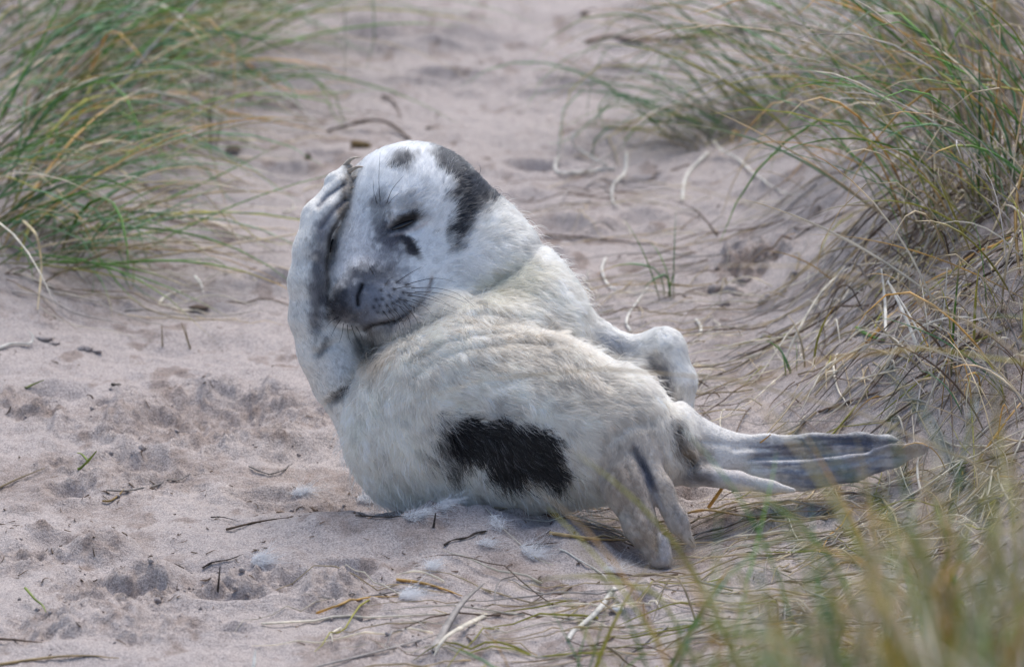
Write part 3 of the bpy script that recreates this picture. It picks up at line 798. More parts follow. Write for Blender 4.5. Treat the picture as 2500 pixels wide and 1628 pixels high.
WHISK = [[(968, 689), (1000, 668), (1030, 651)], [(990, 695), (1040, 682), (1075, 680), (1115, 690)], [(961, 706), (990, 700), (1012, 701)],
         [(1005, 703), (1050, 702), (1090, 708), (1125, 722), (1160, 750)], [(1013, 712), (1055, 714), (1095, 722), (1140, 740)], [(983, 713), (1030, 718), (1065, 728), (1098, 746)],
         [(998, 720), (1040, 728), (1080, 740), (1115, 755)], [(974, 730), (1010, 738), (1040, 752), (1058, 772)], [(1008, 731), (1050, 745), (1090, 758), (1130, 770)],
         [(998, 744), (1030, 760), (1070, 775)], [(957, 739), (985, 752), (1010, 770)], [(985, 740), (1005, 764), (1020, 788), (1018, 808)], [(976, 748), (995, 772), (1003, 797), (1004, 820)],
         [(944, 745), (965, 765), (978, 785)], [(963, 754), (980, 778), (990, 803)], [(936, 761), (952, 782), (960, 806)], [(950, 758), (970, 785), (978, 806)],
         [(942, 694), (950, 682), (962, 676)], [(912, 668), (902, 652), (898, 638)], [(927, 492), (925, 440), (928, 372)], [(920, 498), (913, 470), (911, 440)], [(943, 496), (958, 462), (985, 430)],
         [(947, 498), (962, 482), (978, 470)], [(838, 792), (835, 815), (828, 838)], [(848, 795), (850, 818), (858, 840)], [(858, 796), (866, 818), (876, 838)], [(826, 775), (808, 785), (795, 800)],
         [(830, 782), (818, 800), (808, 822)], [(868, 798), (878, 812), (884, 830)], [(818, 745), (806, 738), (798, 728)], [(815, 760), (802, 757), (794, 752)]]
for wl_ in WHISK: whisker(wl_)
def claw(a, b, bend, r=4.0, name='claw'):
    a, b = A(a), A(b); m = (a + b) / 2 + np.array([bend[0], bend[1], bend[2]])
    path = smooth_path([a, m, b], 8)
    V, Fc = tube(path, np.linspace(r, 0.5, 8), 6)
    mesh_obj(name, to_world(V), Fc, M_CLAW, seal, loc=tuple(to_world(a[None])[0]))
claw((838, 412, 108), (885, 383, 118), (-3, 9, -8), 8); claw((848, 422, 96), (896, 409, 100), (0, 7, -10), 7)
claw((858, 440, 92), (888, 436, 95), (0, 6, -10), 6); claw((856, 462, 76), (882, 463, 76), (0, 5, -9), 5); claw((848, 486, 66), (869, 487, 66), (0, 4, -8), 4.5)
claw((2188, 1083, 24), (2206, 1082, 26), (0, 3, -2), 5); claw((2246, 1092, -22), (2266, 1088, -20), (0, 3, -2), 6); claw((2140, 1106, -4), (2162, 1103, -2), (0, 2, -2), 4)
claw((1622, 1358, -306), (1632, 1386, -314), (3, 0, -4), 9); claw((1680, 1310, -272), (1696, 1332, -276), (2, 0, -3), 5)

# ------------------------------------------------------------------ grass
GREEN, BLUEG, OLIVE, STRAWC, PALE, ORANGE, GREYC, BROWN = map(np.array, [(.15, .34, .055), (.19, .37, .185), (.44, .42, .09), (.62, .52, .35), (.82, .77, .66), (.66, .42, .13), (.52, .48, .45), (.22, .155, .11)])
def blade_path(base, az, L, lean0, lean1, K=9, sway=0.0, pw=1.3):
    t = np.linspace(0, 1, K)
    th = np.radians(lean0 + (lean1 - lean0) * t ** pw)
    a = np.radians(az) + sway * t ** 2
    if rng.random() < .16:      # a blade broken over
        kb = int(K * rng.uniform(.4, .75)); th[kb:] = th[kb:] + np.radians(rng.uniform(35, 80)); a = a + np.where(np.arange(K) >= kb, rng.normal(0, .6), 0)
    d = np.stack([np.sin(th) * np.cos(a), np.sin(th) * np.sin(a), np.cos(th)], -1) * L / (K - 1)
    p = np.vstack([[0, 0, 0], np.cumsum((d[:-1] + d[1:]) / 2, axis=0)]) + base
    g = gh(p[:, 0], p[:, 1]) + 0.004
    p[1:, 2] = np.maximum(p[1:, 2], g[1:] + 0.002)
    return p
def blade_tint(pal, K, tipcol=None):
    c = pal * rng.uniform(0.75, 1.3)
    t = np.linspace(0, 1, K)[:, None]
    col = c[None] * (0.75 + 0.35 * t)
    basec = STRAWC * rng.uniform(.5, .9)
    col = col * ss(t, 0, .25) + basec * (1 - ss(t, 0, .25))
    if tipcol is not None: m = ss(t, .55, .95); col = col * (1 - m) + tipcol * m
    return col
def make_blade(b, base, az, L, l0, l1, w, pal, K=9, sides=3):
    p = blade_path(base, az, L, l0, l1, K, rng.normal(0, .35), rng.uniform(1.0, 1.7))
    t = np.linspace(0, 1, K)
    rad = w * 0.5 * np.minimum(1, 0.55 + t * 2.5) * (1 - t ** 3.2 * 0.93)
    V, Fc = tube(p, rad, sides, 0.6)
    tip = [None, STRAWC, ORANGE, PALE][rng.choice(4, p=[.55, .22, .13, .10])]
    b.add(V, Fc, np.repeat(blade_tint(pal, K, tip), sides, 0))
PALS = {'green': ([GREEN, BLUEG, OLIVE, STRAWC, ORANGE, PALE, GREYC], [.27, .33, .12, .14, .04, .06, .04]),
        'mixed': ([GREEN, BLUEG, OLIVE, STRAWC, ORANGE, PALE, GREYC], [.17, .15, .15, .25, .08, .08, .12]),
        'fresh': ([GREEN, BLUEG, OLIVE, STRAWC, ORANGE, PALE, GREYC], [.15, .06, .38, .20, .13, .05, .03]),
        'dry': ([GREEN, BLUEG, OLIVE, STRAWC, ORANGE, PALE, GREYC, BROWN], [.07, .05, .11, .32, .08, .14, .15, .08])}
def tuft(base, n, n_big, spread, az, azs, Lr, lean0, lean1, pal, label, group, w=0.0042, name='marram_tuft', cat='grass tuft'):
    base = np.asarray(base, float)
    root = empty(name, tuple(base)); tag(root, label, cat, group)
    cols, pr = PALS[pal]
    def one(b, big):
        r = spread * math.sqrt(rng.random()); a = rng.random() * 2 * math.pi
        x, y = base[0] + r * math.cos(a), base[1] + r * math.sin(a) * 1.2
        bp = np.array([x, y, hz(x, y) - 0.01])
        L = rng.uniform(*Lr) * (1.08 if big else rng.uniform(.55, 1.0))
        make_blade(b, bp, rng.normal(az, azs), L, max(0, rng.normal(lean0, 14)), rng.normal(lean1, 22), w * (rng.uniform(.7, 1.55) if big else rng.uniform(.5, .95)), cols[rng.choice(len(cols), p=pr)])
    for _ in range(n_big):
        b = Batch(); one(b, True); b.build('blade', M_GRASS, root, tuple(base))
    b = Batch()
    for _ in range(max(2, int(n * .9))): one(b, False)
    # dead thatch at the foot
    for _ in range(n // 3):
        r = spread * 1.3 * math.sqrt(rng.random()); a = rng.random() * 2 * math.pi
        x, y = base[0] + r * math.cos(a), base[1] + r * math.sin(a) * 1.2
        make_blade(b, np.array([x, y, hz(x, y) - .005]), rng.uniform(0, 360), rng.uniform(.05, .16), rng.uniform(20, 80), rng.uniform(80, 120), w * .6, [BROWN, STRAWC, GREYC][rng.choice(3)], 6)
    o = b.build('fine_blades', M_GRASS, root, tuple(base)); o['kind'] = 'stuff'
    return root
GL, GR, GF = 'marram tufts on the left bank', 'marram tufts on the right bank', 'marram tufts at the front right corner'
def gp(px, py): return ground_at(px, py)
# left side
LEFT = [((20, 610), 33, 34, 0.130, -12, 40, (.3, .62), 57, 109, 'green', 'nearest green marram tuft on the left, arching right over bare sand'),
        ((150, 575), 18, 20, 0.104, -6, 46, (.28, .6), 63, 111, 'green', 'smaller marram tuft just right of the nearest left one'),
        ((-70, 470), 59, 33, 0.156, -8, 40, (.3, .6), 53, 107, 'green', 'marram tuft at the left edge of the picture, level with the pup head'),
        ((40, 340), 38, 30, 0.156, -14, 43, (.28, .56), 53, 109, 'green', 'dense marram tuft on the left below the darkest clump'),
        ((210, 330), 18, 18, 0.156, -10, 46, (.25, .5), 63, 111, 'mixed', 'thin marram tuft with straw tips reaching toward the raised flipper'),
        ((60, 190), 88, 40, 0.208, -12, 43, (.3, .62), 51, 107, 'green', 'thick green marram clump in the upper left, blades swept right'),
        ((260, 170), 33, 26, 0.208, -14, 40, (.3, .6), 57, 109, 'green', 'marram clump right of the thick upper left one, long bent blades'),
        ((120, 40), 99, 38, 0.260, -14, 43, (.35, .65), 49, 105, 'green', 'blurred dark green marram clump in the top left corner'),
        ((330, 30), 79, 36, 0.234, -22, 34, (.4, .75), 53, 105, 'green', 'far marram clump at the top edge sending long blades to the right'),
        ((480, -60), 33, 20, 0.260, -22, 34, (.4, .75), 55, 105, 'mixed', 'farthest left bank marram clump, behind the top edge sand')]
for (b, n, nb, spr, az, azs, Lr, l0, l1, pal, lab) in LEFT:
    tuft(gp(*b), n, nb, spr, az, azs, Lr, l0, l1, pal, lab, GL, w=0.0054)
tuft(gp(512, 345), 6, 6, .015, 80, 60, (.12, .24), 8, 40, 'mixed', 'small upright yellow green sprout on the sand left of the pup head', GL)
RIGHT = [((2460, 520), 28, 24, .14, 184, 40, (.3, .6), 30, 100, 'mixed', 'tall mixed green marram tuft at the right edge, level with the pup face'),
         ((2330, 400), 22, 20, .14, 184, 38, (.3, .6), 34, 102, 'mixed', 'full marram tuft on the right bank with blades arching left'),
         ((2180, 310), 25, 22, .13, 186, 34, (.3, .6), 40, 104, 'mixed', 'marram tuft on the right bank left of the full one'),
         ((2500, 260), 42, 25, .16, 184, 36, (.35, .65), 32, 100, 'mixed', 'thick marram clump at the upper right edge of the picture'),
         ((2350, 160), 36, 22, .16, 186, 34, (.35, .65), 36, 102, 'green', 'green marram clump high on the right bank'),
         ((2150, 110), 20, 17, .15, 190, 30, (.35, .6), 42, 104, 'green', 'blurred marram clump at the top right with long thin blades'),
         ((2480, 30), 42, 22, .18, 184, 34, (.35, .65), 36, 100, 'green', 'farthest marram clump in the top right corner'),
         ((1920, 275), 44, 24, .10, 186, 34, (.3, .62), 44, 106, 'green', 'low green marram tuft at the left foot of the right bank'),
         ((1750, 335), 34, 20, .08, 186, 40, (.22, .5), 48, 110, 'green', 'small marram tuft beside curled white straws on the open sand'),
         ((2440, 700), 14, 12, .13, 180, 60, (.2, .42), 34, 98, 'dry', 'half dry marram tuft at the right edge above the hind flipper'),
         ((2200, 560), 6, 8, .10, 175, 60, (.14, .34), 24, 90, 'mixed', 'sparse green marram shoots in the middle of the right bank'),
         ((1640, 730), 0, 5, .02, 150, 60, (.08, .17), 14, 70, 'green', 'little green grass sprig on the sand behind the folded flipper'),
         ((1960, 900), 2, 4, .03, 120, 70, (.06, .14), 20, 80, 'green', 'tiny green sprig on bare sand between the flipper and the straw'),
         ((2470, 1000), 10, 10, .12, 178, 70, (.18, .4), 36, 98, 'dry', 'dry marram tuft at the right edge beyond the hind flipper tip'),
         ((2490, 1120), 7, 7, .1, 175, 70, (.14, .34), 36, 98, 'dry', 'brownish marram tuft at the right edge, right of the stretched hind flipper')]
for (b, n, nb, spr, az, azs, Lr, l0, l1, pal, lab) in RIGHT:
    tuft(gp(*b), n, nb, spr, az, azs, Lr, l0, l1, pal, lab, GR, w=0.0049)
STEMS = [((2380, 330), 22, 18, .09, 180, 60, (.14, .32), 8, 34, 'mixed', 'bunch of upright green and brown stems within the right bank grass'),
         ((2200, 250), 20, 14, .09, 180, 60, (.14, .30), 8, 34, 'mixed', 'upright stem bunch high on the right bank, left of the thick clump'),
         ((2480, 430), 22, 16, .09, 180, 60, (.16, .34), 8, 34, 'mixed', 'upright stem bunch at the right edge above the pup head level'),
         ((2310, 560), 20, 12, .08, 180, 60, (.10, .24), 8, 40, 'dry', 'short brown upright stems low on the right bank'),
         ((2420, 860), 24, 14, .10, 180, 80, (.10, .24), 10, 50, 'dry', 'short brown stems at the right edge beside the arching straw')]
for (b, n, nb, spr, az, azs, Lr, l0, l1, pal, lab) in STEMS:
    tuft(gp(*b), n, nb, spr, az, azs, Lr, l0, l1, pal, lab, GR, w=0.0058)
# front right corner, close to the lens and out of focus
FRONT = [((0.22, -2.2), 14, 12, .14, 130, 90, (.2, .38), 10, 60, 'fresh', 'low blurred marram tuft in the front, left of the corner clumps'),
         ((0.46, -2.4), 26, 16, .12, 130, 90, (.20, .34), 8, 50, 'fresh', 'blurred front marram clump under the tail flipper'),
         ((0.22, -3.3), 40, 22, .10, 110, 90, (.22, .38), 8, 50, 'fresh', 'blurred olive marram clump at the bottom edge right of centre'),
         ((0.34, -3.9), 120, 62, .10, 110, 90, (.24, .36), 8, 44, 'fresh', 'very blurred green and brown marram clump at the bottom right'),
         ((0.44, -4.4), 130, 64, .09, 110, 90, (.28, .40), 6, 40, 'fresh', 'nearest soft blurred marram clump at the bottom right edge'),
         ((0.48, -3.7), 66, 46, .10, 130, 80, (.28, .44), 8, 44, 'fresh', 'tall olive blurred marram clump at the lower right edge'),
         ((0.72, -2.5), 16, 12, .10, 150, 80, (.22, .36), 10, 54, 'fresh', 'yellow green blurred marram clump at the right end of the front'),
         ((0.10, -1.35), 10, 9, .09, 60, 90, (.12, .3), 14, 66, 'green', 'few green blades leaning in the bottom centre foreground')]
for (b, n, nb, spr, az, azs, Lr, l0, l1, pal, lab) in FRONT:
    tuft((b[0], b[1], hz(*b)), n, nb, spr, az, azs, Lr, l0, l1, pal, lab, GF, w=0.0075)
tuft((0.95, -1.75, hz(.95, -1.75)), 2, 11, .10, 178, 14, (.85, 1.25), 4, 100, 'dry', 'tall marram at the right edge, long blurred blades leaning left across the bank', GF, w=0.0055)

# ------------------------------------------------------------------ lying straw and litter
def lying(x, y, az, L, w, col, b, arch=0.0, bend=0.6, K=9, lift=.003):
    t = np.linspace(0, 1, K); a = math.radians(az) + bend * (t - .5)
    p = np.stack([x + np.cumsum(np.cos(a)) * L / K, y + np.cumsum(np.sin(a)) * L / K, np.zeros(K)], -1)
    p[:, 2] = gh(p[:, 0], p[:, 1]) + lift + arch * np.sin(np.pi * t)
    V, Fc = tube(p, w * .5 * (1 - .75 * t ** 3), 3)
    b.add(V, Fc, col * rng.uniform(.75, 1.2))
b = Batch()
n_l = 0
while n_l < 820:
    px, py = rng.uniform(1450, 2520), rng.uniform(250, 1640)
    if rng.random() > ss(px + (py - 900) * .25, 1500, 2300) * .95 + .05: continue
    if py < 1330 and px < 1760 and py > 780 and px < 1700: continue
    q = gp(px, py)
    if -0.25 < q[1] < 0.25 and q[0] < 0.42: continue
    if float(fbm(np.array([q[0] / .13]), np.array([q[1] / .22]), 93, 2)[0]) < rng.normal(.02, .12): continue
    c = [STRAWC, PALE, GREYC, BROWN, ORANGE, OLIVE][rng.choice(6, p=[.30, .26, .22, .13, .04, .05])]
    big = rng.random() < .25
    lying(q[0], q[1], rng.normal(232, 45) if rng.random() < .45 else rng.uniform(0, 360), rng.uniform(.15, .45) if big else rng.uniform(.03, .18), rng.uniform(.0016, .0042), c, b, rng.exponential(.005), rng.normal(0, .28))
    n_l += 1
for _ in range(60):      # under the flippers and in the front
    px, py = rng.uniform(1480, 2300), rng.uniform(1190, 1330); q = gp(px, py)
    lying(q[0], q[1], rng.normal(190, 22), rng.uniform(.08, .3), rng.uniform(.002, .0038), [STRAWC, PALE, GREYC, BROWN][rng.choice(4, p=[.45, .25, .1, .2])], b, rng.exponential(.006), rng.normal(0, .3))
for _ in range(150):
    px, py = rng.uniform(700, 2000), rng.uniform(1400, 1640); q = gp(px, py)
    if rng.random() > ss(px, 650, 1500): continue
    lying(q[0], q[1], rng.normal(200, 40), rng.uniform(.06, .3), rng.uniform(.0016, .004), [STRAWC, PALE, GREYC, BROWN, OLIVE][rng.choice(5, p=[.3, .25, .2, .15, .1])], b, rng.exponential(.006), rng.normal(0, .35))
for _ in range(330):
    px, py = rng.uniform(-20, 850), rng.uniform(0, 760); q = gp(px, py)
    if rng.random() > 1 - ss(px + (py - 350) * .3, 250, 800) * .9: continue
    lying(q[0], q[1], rng.normal(-20, 30), rng.uniform(.05, .3), rng.uniform(.0016, .0035), [STRAWC, PALE, GREYC, BROWN][rng.choice(4, p=[.3, .2, .25, .25])], b, rng.exponential(.006), rng.normal(0, .35))
for _ in range(170):      # fine straws between the pup and the right bank
    px, py = rng.uniform(1340, 2000), rng.uniform(430, 1010); q = gp(px, py)
    if -0.28 < q[1] < 0.25 and q[0] < 0.45: continue
    lying(q[0], q[1], rng.normal(215, 40), rng.uniform(.05, .32), rng.uniform(.0014, .003), [STRAWC, PALE, GREYC, BROWN][rng.choice(4, p=[.3, .34, .16, .2])], b, rng.exponential(.006), rng.normal(0, .5))
o = b.build('straw_litter', M_STRAW); o['kind'] = 'stuff'
b = Batch(); n_l = 0
while n_l < 380:
    px, py = rng.uniform(1850, 2560), rng.uniform(120, 820)
    if rng.random() > ss(px + (py - 600) * .15, 1850, 2350): continue
    q = gp(px, py)
    c = [STRAWC, PALE, GREYC, BROWN, BROWN * .6, OLIVE][rng.choice(6, p=[.24, .14, .22, .22, .12, .06])]
    lying(q[0], q[1], rng.normal(245, 50) if rng.random() < .4 else rng.uniform(0, 360), rng.uniform(.05, .26), rng.uniform(.0018, .0045), c, b, rng.exponential(.014), rng.normal(0, .5))
    n_l += 1
o = b.build('dead_thatch', M_STRAW); o['kind'] = 'stuff'
# tiny dark bits of bark and root scattered over the sand
b = Batch()
for _ in range(900):
    px, py = rng.uniform(-30, 2530), rng.uniform(-20, 1640) if rng.random() < .6 else rng.uniform(1180, 1500)
    q = flat_xy(px, py); x, y = q
    lying(x, y, rng.uniform(0, 360), rng.uniform(.004, .022) * (1.5 if py < 700 else 1), rng.uniform(.001, .0028), BROWN * rng.uniform(.35, 1.0), b, 0, rng.normal(0, 1), 4, .002)
o = b.build('bark_litter', M_WOOD); o['kind'] = 'stuff'

# ------------------------------------------------------------------ single pieces lying about, each its own thing
TWIG, DKTWIG, TAN, WHITEC, GOLD, LIME = map(np.array, [(.10, .07, .05), (.05, .04, .034), (.50, .38, .20), (.86, .84, .78), (.58, .38, .12), (.24, .30, .06)])
def piece(name, label, cat, pl, w, col, mat, group=None, lifts=None, taper=.7, K=14, flat=.7):
    pts = []
    for i, (px, py) in enumerate(pl):
        lf = (lifts[i] if lifts else .003)
        p = ground_at(px, py + lf * cp / S); pts.append(np.array([p[0], p[1], hz(p[0], p[1]) + lf]))
    path = smooth_path(pts, K)
    path[:, 2] = np.maximum(path[:, 2], gh(path[:, 0], path[:, 1]) + w * .25)
    if mat is M_WOOD: w = w * .78
    t = np.linspace(0, 1, K)
    rad = w * .5 * (1 - taper * t ** 2) * (1 + (.18 * rng.normal(0, 1, K) if mat is M_WOOD else 0))
    V, Fc = tube(path, np.maximum(rad, .0003), 5, flat)
    c = np.repeat(np.asarray(col)[None] * rng.uniform(.85, 1.15, (K, 1)), 5, 0)
    o = mesh_obj(name, V, Fc, mat, None, c, loc=tuple(pts[0]))
    return tag(o, label, cat, group)
def standing(name, label, cat, px, py, h, dx, w, col, mat, group=None, bend=0.0):
    b = ground_at(px, py); K = 10; t = np.linspace(0, 1, K)
    path = np.stack([b[0] + dx * t + bend * t ** 2, np.full(K, b[1]), b[2] - .006 + h * t], -1)
    V, Fc = tube(path, w * .5 * (1 - .6 * t), 5)
    o = mesh_obj(name, V, Fc, mat, None, np.repeat(np.asarray(col)[None] * rng.uniform(.8, 1.2, (K, 1)), 5, 0), loc=tuple(b))
    return tag(o, label, cat, group)
piece('twig', 'crooked dark brown twig on the sand behind the pup head', 'twig', [(800, 318), (860, 300), (905, 288), (950, 296), (1000, 338)], .011, TWIG, M_WOOD, lifts=[.004, .012, .02, .016, .004], taper=.2)
piece('twig', 'short thin twig lying above the crooked one, far behind the pup head', 'twig', [(935, 232), (960, 248), (978, 285)], .007, TWIG, M_WOOD)
piece('driftwood_stick', 'long dark stick lying far back near the top edge', 'stick', [(1430, 102), (1540, 98), (1680, 88), (1800, 78), (1880, 74)], .015, TWIG * 2.2, M_WOOD, taper=.3)
piece('twig', 'dark curved stem rising from the sand right of the pup neck', 'twig', [(1752, 578), (1725, 535), (1690, 500), (1628, 477)], .0055, TWIG, M_WOOD, lifts=[0, .025, .035, .03])
piece('twig', 'long dark stem lying flat behind the pup shoulder', 'twig', [(1330, 572), (1440, 580), (1540, 592), (1650, 600)], .005, TWIG, M_WOOD)
piece('twig', 'forked dark twig on the sand below the black patch', 'twig', [(1085, 1330), (1105, 1318), (1140, 1312), (1165, 1300), (1190, 1296)], .0055, DKTWIG, M_WOOD, taper=.1)
piece('twig', 'pair of crossed grey twigs on the sand left of the belly', 'twig', [(608, 1138), (640, 1152), (668, 1160)], .005, GREYC * .3, M_WOOD)
piece('twig', 'thin curved grey twig right beside the crossed pair', 'twig', [(655, 1158), (690, 1148), (716, 1130)], .004, GREYC * .3, M_WOOD)
piece('twig', 'dark twig with a bent tip on open sand in the lower left', 'twig', [(494, 1386), (520, 1372), (560, 1365), (594, 1352)], .005, DKTWIG, M_WOOD)
piece('twig', 'tiny dark twig above the bent one on the left sand', 'twig', [(515, 1262), (545, 1262), (582, 1272)], .004, DKTWIG, M_WOOD)
piece('twig', 'long flaking brown twig left of the belly on a low sand ridge', 'twig', [(552, 1292), (600, 1280), (650, 1270), (710, 1262)], .006, TWIG, M_WOOD)
piece('twig', 'thin dark root lying under the front of the belly', 'twig', [(868, 1258), (930, 1261), (1000, 1262), (1030, 1256)], .0035, DKTWIG, M_WOOD)
piece('twig', 'short brown twig on the sand in front of the tail flippers', 'twig', [(1278, 1332), (1320, 1328), (1362, 1324)], .005, TWIG, M_WOOD)
piece('twig', 'brown stick among the straw beyond the stretched hind flipper', 'twig', [(2000, 1005), (2060, 985), (2150, 955)], .009, TWIG * 1.5, M_WOOD)
standing('twig', 'small black twig standing upright in the sand under the belly', 'twig', 1057, 1288, .028, .004, .005, DKTWIG, M_WOOD)
standing('twig', 'upright thin twig poking from the sand lump in the lower left', 'twig', 531, 1440, .04, .004, .0042, DKTWIG, M_WOOD)
standing('stubble', 'single brown stalk standing in the sand left of the raised flipper', 'stalk', 397, 846, .042, -.001, .0032, TAN * .6, M_STRAW)
standing('stubble', 'brown stalk leaning left, first of the close pair on the left sand', 'stalk', 468, 852, .05, -.016, .0032, TAN * .6, M_STRAW)
standing('stubble', 'brown stalk leaning left, shorter of the close pair on the left sand', 'stalk', 462, 838, .032, -.006, .003, TAN * .6, M_STRAW)
piece('straw', 'long grey straw lying on dug sand with a pale bent end', 'straw', [(260, 1196), (310, 1197), (380, 1186), (440, 1170), (496, 1154)], .004, GREYC * .6, M_STRAW)
piece('straw', 'short orange bent straw beside the long grey one', 'straw', [(250, 1222), (270, 1222), (290, 1208), (302, 1194)], .0045, GOLD * .6, M_STRAW)
piece('straw', 'dark straw slanting up at the left edge of the sand', 'straw', [(-5, 1192), (40, 1170), (110, 1142)], .004, TAN * .5, M_STRAW)
piece('straw', 'long pale straw lying across the sand at the bottom', 'straw', [(640, 1522), (780, 1514), (920, 1506), (1080, 1498), (1260, 1494)], .005, PALE, M_STRAW)
piece('straw', 'golden straw lying on the sand lump left of the bottom centre', 'straw', [(774, 1496), (830, 1476), (900, 1458), (975, 1456)], .005, GOLD, M_STRAW)
piece('straw', 'golden straw pointing down right at the bottom centre', 'straw', [(968, 1414), (1030, 1422), (1085, 1438), (1128, 1454)], .006, GOLD * 1.1, M_STRAW)
piece('straw', 'flat tan straw lying just left of the hanging hind flipper', 'straw', [(1342, 1300), (1400, 1308), (1470, 1316), (1570, 1318)], .007, TAN * 1.2, M_STRAW)
piece('straw', 'thin tan straw half under the hanging hind flipper', 'straw', [(1420, 1318), (1500, 1310), (1600, 1302)], .004, TAN, M_STRAW)
piece('straw', 'pale straw across the bottom edge in the left corner', 'straw', [(-10, 1622), (90, 1608), (180, 1600), (290, 1606)], .006, TAN, M_STRAW)
piece('straw', 'brown straw at the left edge near the bottom corner', 'straw', [(-10, 1558), (40, 1562), (102, 1568)], .006, TWIG * 2, M_STRAW)
piece('straw', 'short pale straw stub standing up at the bottom edge', 'straw', [(618, 1634), (624, 1588)], .006, WHITEC, M_STRAW, lifts=[0, .02])
piece('straw', 'small pale hooked straw on the sand at the bottom', 'straw', [(832, 1532), (808, 1548), (812, 1566)], .0045, PALE, M_STRAW)
piece('straw', 'long straw sweeping along the bottom from centre to the left', 'straw', [(770, 1628), (900, 1596), (1010, 1566), (1160, 1520)], .0045, GREYC, M_STRAW)
piece('dry_leaf', 'twisted grey dry leaf standing over the bottom centre sand', 'leaf', [(1062, 1592), (1090, 1530), (1130, 1470), (1182, 1424)], .013, GREYC * .75, M_STRAW, lifts=[.002, .012, .02, .03], taper=.8, flat=.3)
piece('dry_leaf', 'pale dry straw blade folded below the twisted grey leaf', 'leaf', [(1188, 1500), (1130, 1530), (1085, 1560), (1060, 1600)], .009, PALE, M_STRAW, lifts=[.004, .016, .02, .008], flat=.4)
piece('dry_leaf', 'thick pale broken stalk lying in the bottom grass', 'stalk', [(1500, 1436), (1460, 1490), (1420, 1526), (1388, 1560)], .009, WHITEC * .9, M_STRAW, lifts=[.006, .008, .006, .004], taper=.2)
piece('straw', 'white bent straw over the sand in front of the hind flippers', 'straw', [(1366, 1340), (1420, 1370), (1470, 1400), (1485, 1420)], .004, WHITEC * .9, M_STRAW)
CURL = 'curled white straws by the right bank'
piece('curled_straw', 'long white straw curving down to the right by the small tuft', 'straw', [(1742, 335), (1760, 362), (1800, 385), (1850, 430), (1910, 468), (1972, 478)], .0062, WHITEC, M_STRAW, CURL, lifts=[.03, .012, .006, .006, .006, .004], K=20)
piece('curled_straw', 'white straw bent like an elbow above the dark curved stem', 'straw', [(1666, 488), (1672, 440), (1692, 408), (1728, 372)], .0075, WHITEC, M_STRAW, CURL, taper=.3)
piece('curled_straw', 'pale straw loop left of the small tuft', 'straw', [(1500, 412), (1430, 418), (1362, 420), (1358, 392), (1372, 378)], .008, WHITEC * .9, M_STRAW, CURL, K=20)
piece('curled_straw', 'pale straw arch hanging over the straw loop', 'straw', [(1480, 402), (1420, 366), (1398, 340), (1402, 312), (1430, 302)], .006, WHITEC * .85, M_STRAW, CURL, lifts=[.004, .012, .03, .04, .045], K=20)
piece('curled_straw', 'pale S shaped straw below the straw loop', 'straw', [(1530, 372), (1526, 420), (1498, 450), (1496, 490), (1516, 508)], .007, WHITEC * .9, M_STRAW, CURL, K=20)
piece('curled_straw', 'white straw hook on open sand by the folded flipper', 'straw', [(1540, 808), (1530, 780), (1560, 730), (1590, 690)], .005, WHITEC, M_STRAW, CURL, K=18)
piece('curled_straw', 'white straw crescent right of the pup neck', 'straw', [(1478, 630), (1470, 660), (1490, 700), (1540, 716), (1620, 716)], .005, WHITEC * .95, M_STRAW, CURL, K=18)
piece('curled_straw', 'short white straw just right above the folded flipper', 'straw', [(1700, 780), (1712, 800), (1708, 818)], .007, WHITEC, M_STRAW, CURL, taper=.3)
piece('curled_straw', 'small yellow straw ring left of the raised flipper', 'straw', [(690, 518), (712, 512), (718, 500), (712, 492)], .006, PALE, M_STRAW, lifts=[.003, .006, .012, .016])
piece('curled_straw', 'white straw tip hanging above the left sand', 'straw', [(330, 490), (372, 508), (388, 530), (394, 556)], .006, WHITEC, M_STRAW, lifts=[.05, .045, .03, .012])
piece('curled_straw', 'white straw piece on the sand right of the left grass', 'straw', [(476, 672), (490, 690), (496, 714)], .006, WHITEC, M_STRAW, lifts=[.012, .01, .003])
piece('curled_straw', 'pale straw arc resting on the sand under the left grass', 'straw', [(388, 740), (405, 722), (430, 712), (458, 708)], .006, PALE, M_STRAW)
piece('curled_straw', 'yellow straw hanging straight down in front of the left grass', 'straw', [(60, 520), (92, 560), (102, 640), (92, 756)], .006, PALE * np.array([1, .92, .7]), M_STRAW, lifts=[.12, .11, .06, .004], K=20)
piece('curled_straw', 'white straw loop at the left edge of the sand', 'straw', [(-5, 850), (30, 838), (72, 838), (80, 818), (66, 806)], .006, WHITEC * .9, M_STRAW, lifts=[.003, .004, .006, .012, .016])
standing_l = [((2162, 820), (2150, 650), .006, 'white straw standing upright on the right bank, left of a leaning pair'), ((2248, 868), (2165, 680), .007, 'thick white straw leaning left over the right bank, front one of the pair'),
              ((2262, 850), (2172, 690), .004, 'thin white straw leaning left over the right bank, rear one of the pair'), ((2292, 832), (2310, 650), .004, 'white straw standing right of the leaning pair on the bank')]
for b0, b1, w_, lab in standing_l:
    piece('white_straw', lab, 'straw', [b0, ((b0[0] + b1[0]) / 2 + 4, (b0[1] + b1[1]) / 2), b1], w_, WHITEC, M_STRAW, 'white straws standing on the right bank', lifts=[0, (b0[1] - b1[1]) * S * .42, (b0[1] - b1[1]) * S * .9], taper=.5)
piece('arched_straw', 'pale straw arching high over bare sand on the right bank', 'straw', [(2160, 900), (2200, 830), (2280, 782), (2370, 775), (2440, 812)], .0048, WHITEC * .9, M_STRAW, lifts=[.002, .05, .07, .05, .006], K=22)
piece('arched_straw', 'greenish straw arching down right above the hind flipper tip', 'straw', [(2255, 1010), (2290, 920), (2330, 840), (2395, 790)], .0045, PALE * .9, M_STRAW, lifts=[.002, .04, .06, .06], K=20)
